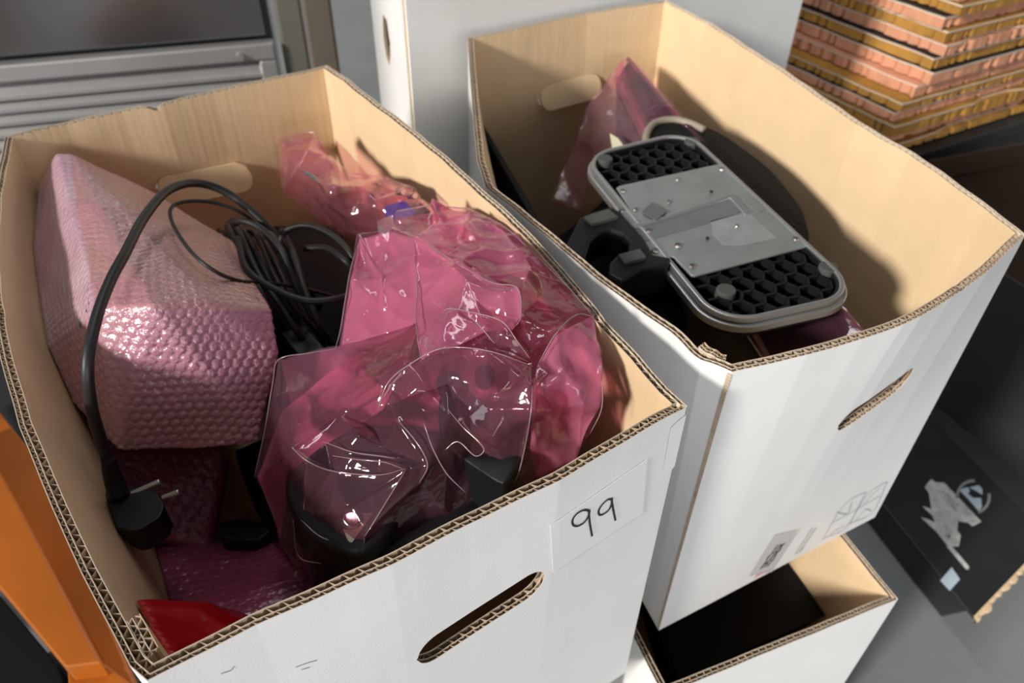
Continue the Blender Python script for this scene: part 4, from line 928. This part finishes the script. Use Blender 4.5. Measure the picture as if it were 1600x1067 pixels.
for x, y, r in ((973, 299, .0028), (1127, 265, .0028), (1059, 281, .0022), (1045, 316, .0022), (970, 330, .0022), (993, 328, .0022), (1013, 361, .0030), (1059, 384, .0034), (1023, 392, .0034), (1081, 416, .0028), (1243, 374, .0030), (1151, 354, .0018)): screw(x, y, r)
for x, y in ((1111, 300), (1105, 373)): screw(x, y, .0016, 'black', .0005)
for x, y in ((944, 258), (1080, 230), (1291, 428), (1132, 464)):
    mb = MB(); mb.cyl(at(x, y, ZB - .02), (0, 0, 1), .0088, .0085, 28, r2=.0082); bevel(mb.obj('rubber_foot', M['rubber'], tM, label='grey rubber foot'), .001, 3)
# neck bracket with two pads
mslab('neck_bracket', [(884, 382), (905, 340), (925, 331), (957, 322), (972, 332), (1006, 370), (1022, 397), (1049, 402), (1044, 414), (1000, 422), (972, 440), (950, 428), (952, 410), (962, 400), (982, 392), (983, 378), (972, 366), (954, 360), (936, 364), (922, 378), (914, 404), (900, 408)], ZB + .012, .030, M['black'], .0025)
mslab('bracket_pad', [(912, 338), (951, 326), (966, 338), (925, 349)], ZB + .022, .004, M['rubber'], .0006)
mslab('bracket_pad', [(966, 397), (1000, 388), (1010, 401), (976, 411)], ZB + .022, .004, M['rubber'], .0006)
mslab('neck_body', round_poly([(868, 400), (905, 350), (975, 345), (1060, 430), (1080, 520), (1000, 540), (920, 470)], .25), ZB - .12, .06, M['blackmatte'], .006)
# --- black woven panel beside it
ow = round_poly([(1012, 222), (1022, 190), (1062, 182), (1128, 206), (1205, 262), (1256, 325), (1268, 372), (1250, 400), (1150, 330), (1040, 250)], .3, 6)
M['woven'] = mat('black_woven_mesh', (.004, .0042, .0038), .7, bump=[(420, 130, 130, .0014, 1), (130, 420, 130, .0014, 1)], spec=.22)
tW = thing('mesh_panel', 'black woven mesh panel wedged behind the monitor stand', 'panel', at(1150, 290, -1.6))
mslab('woven_face', ow, -1.175, .03, M['woven'], .008, tW)
mb = MB()
rimp = [at(x, y, -1.17) for x, y in ((1008, 232), (1011, 208), (1024, 192), (1050, 187), (1076, 192), (1100, 203))]
V, F = tube(catmull(rimp, 8), .0042, 10); mesh_obj('beige_rim', V, F, M['beige'], tW, smooth=True)
# --- flat screen wrapped in pink film, standing along the middle
tN = thing('flat_screen', 'flat screen wrapped in pink film along the middle of the right open box', 'monitor', at(1150, 330, -1.9))
mb = MB(); tp = [at(962, 125, -1.22), at(981, 94, -1.17), at(1350, 528, -1.24), at(1200, 562, -1.34)]; mb.prism([p + np.array([.012, -.004, -.13]) for p in tp], tp); bevel(mb.obj('screen_panel', mat('screen_purple_black', (.035, .018, .026), .25), tN), .003)
for a, b in (((981, 92, -1.165), (1350, 526, -1.235)), ((964, 122, -1.215), (1200, 560, -1.33))):
    V, F = tube([at(*a), at(*b)], .0030, 8); mesh_obj('screen_bezel', V, F, mat('pinkish_bezel', (.34, .15, .19), .3), tN, smooth=True)
film_sheet('pink_wrap', tN, [(958, 128, -1.20), (968, 98, -1.16), (980, 89, -1.15), (1000, 103, -1.15), (1080, 196, -1.17), (1350, 516, -1.22), (1330, 540, -1.24), (1206, 556, -1.31), (1170, 500, -1.3), (1080, 330, -1.27), (1010, 230, -1.24)], [(1010, 150, -1.17), (1100, 260, -1.2), (1240, 450, -1.23)], M['film'], (), 4, .0009, 24, 51, 2)
film_sheet('pink_wrap', tN, [(972, 94, -1.17), (940, 132, -1.21), (912, 172, -1.27), (903, 215, -1.33), (880, 262, -1.42), (860, 320, -1.5), (905, 330, -1.5), (925, 265, -1.38), (960, 238, -1.3), (1012, 226, -1.26), (1012, 190, -1.23), (985, 140, -1.2)], [(950, 180, -1.25), (930, 230, -1.32)], M['filmdim'], (), 4, .0026, 30, 52, 2)
tag(slab('paper_slip', [(953, 208), (966, 216), (979, 234), (958, 240)], -1.24, .0008, M['cream'], None, .0002), 'cream paper slip sticking up beside the monitor stand', 'paper')
# --- second screen edge with silver frame, under the stand's near end
tO = thing('silver_framed_screen', 'screen with silver frame edge below the near end of the monitor stand', 'monitor', at(1150, 500, -1.9))
mb = MB(); tp = [at(1040, 380, -1.36), at(1075, 372, -1.36), at(1208, 566, -1.36), at(1165, 566, -1.36)]; mb.prism([p + np.array([-.01, 0, -.08]) for p in tp], tp); bevel(mb.obj('screen_body', mat('dark_tan_plastic', (.16, .13, .10), .5), tO), .002)
for dx in (0, 9):
    V, F = tube([at(1068 + dx, 372, -1.35), at(1196 + dx, 566, -1.35)], .0016, 8); mesh_obj('frame_edge', V, F, M['silver'], tO, smooth=True)
# --- black screen standing along the left panel
mb = MB(); iw = [P(752, 192, -1.32)[:2], P(838, 335, -1.32)[:2]]; dd = iw[1] - iw[0]; ow_ = [P(741, 196, -1.32)[:2] , P(741, 196, -1.32)[:2]]
tp = [[*(iw[0] - np.array([.012, .01])), -1.32], [*iw[0], -1.32], [*(iw[0] + dd * 2.2), -1.32], [*(iw[0] + dd * 2.2 - np.array([.045, .02])), -1.32]]
mb.prism([W([q[0], q[1], -1.97]) for q in tp], [W(q) for q in tp]); tag(bevel(mb.obj('black_screen', M['blackmatte'], None), .003), 'black screen standing on edge along the left side of the right open box', 'monitor')
package('black_filler', 'black filler in the bottom of the right open box', [(830, 400, -1.72), (960, 300, -1.72), (1300, 590, -1.70), (1180, 660, -1.68), (1100, 680, -1.68), (1000, 580, -1.70), (830, 420, -1.95), (1250, 640, -1.95), (960, 350, -1.95), (1080, 740, -1.9)], M['blackmatte'], .005, 61, wr=.0008, cat='electronic device', bubbles=False)  # black filler added below the stand and screens

# ================================================================== LEFT OF THE FRONT BOX
HOLD[0] = None
def ground_slab(name, pxs, z, m, parent=None, zb=None, bev=.004, label=None):
    mb = MB(); pl = [P(x, y, z)[:2] for x, y in pxs]; mb.prism([W([*p, zb if zb is not None else FZ]) for p in pl], [W([*p, z]) for p in pl]); o = mb.obj(name, m, parent, label=label); bevel(o, bev, 3); return o
tR = thing('orange_rack', 'orange painted steel rack beam and upright left of the front box', 'rack', at(60, 900, FZ))
ground_slab('beam', [(-60, 668), (0, 736), (157, 1035), (102, 1042), (0, 918), (-60, 846)], -1.90, M['orange'], tR, -2.10, .002)
ground_slab('beam_flange', [(-60, 590), (0, 644), (60, 720), (214, 1076), (165, 1045), (0, 740), (-60, 668)], -1.98, M['orange'], tR, -2.06, .002)
ground_slab('upright', [(104, 1038), (160, 1034), (212, 1072), (214, 1150), (112, 1150)], -1.97, M['orange'], tR, None, .002)
mb = MB(); mb.box(W([-2.62, 1.15, FZ]), (.075, 0, 0), (0, .06, 0), (0, 0, 2.1)); bevel(mb.obj('upright', M['orange'], tR), .003)
tag(ground_slab('black_crate', [(-90, 470), (-10, 520), (60, 640), (232, 1060), (170, 1075), (0, 700), (-90, 640)], -2.3, M['blackcard']), 'black crate on the floor between the orange beam and the front box', 'crate')
tag(ground_slab('black_tub', round_poly([(-80, 838), (0, 930), (88, 1036), (98, 1064), (92, 1150), (-80, 1150)], .12), -2.25, M['black'], None, None, .006), 'glossy black tub under the orange beam at the left edge', 'tub')
cable('orange_cable', 'thin orange cord over the black crate', [(-30, 640, -2.26), (0, 672, -2.27), (14, 722, -2.27), (40, 768, -2.27), (70, 812, -2.27), (110, 870, -2.27)], .0028); bpy.data.objects['orange_cable'].data.materials[0] = M['orange']
HOLD[0] = boxC
o = mesh_obj('black_filler', *(lambda m_: (m_.V, m_.F))((lambda m_: (m_.prism([at(x, y, -2.9) for x, y in ((960, 830), (1240, 700), (1330, 960), (1040, 1080))], [at(x, y, -2.36) for x, y in ((940, 760), (1200, 640), (1372, 930), (1060, 1060))]), m_)[1])(MB())), M['blackmatte'])  # black block added to darken the inside of this box
tag(o, 'black filler darkening the lower part of the bottom right box', 'electronic device'); HOLD[0] = None
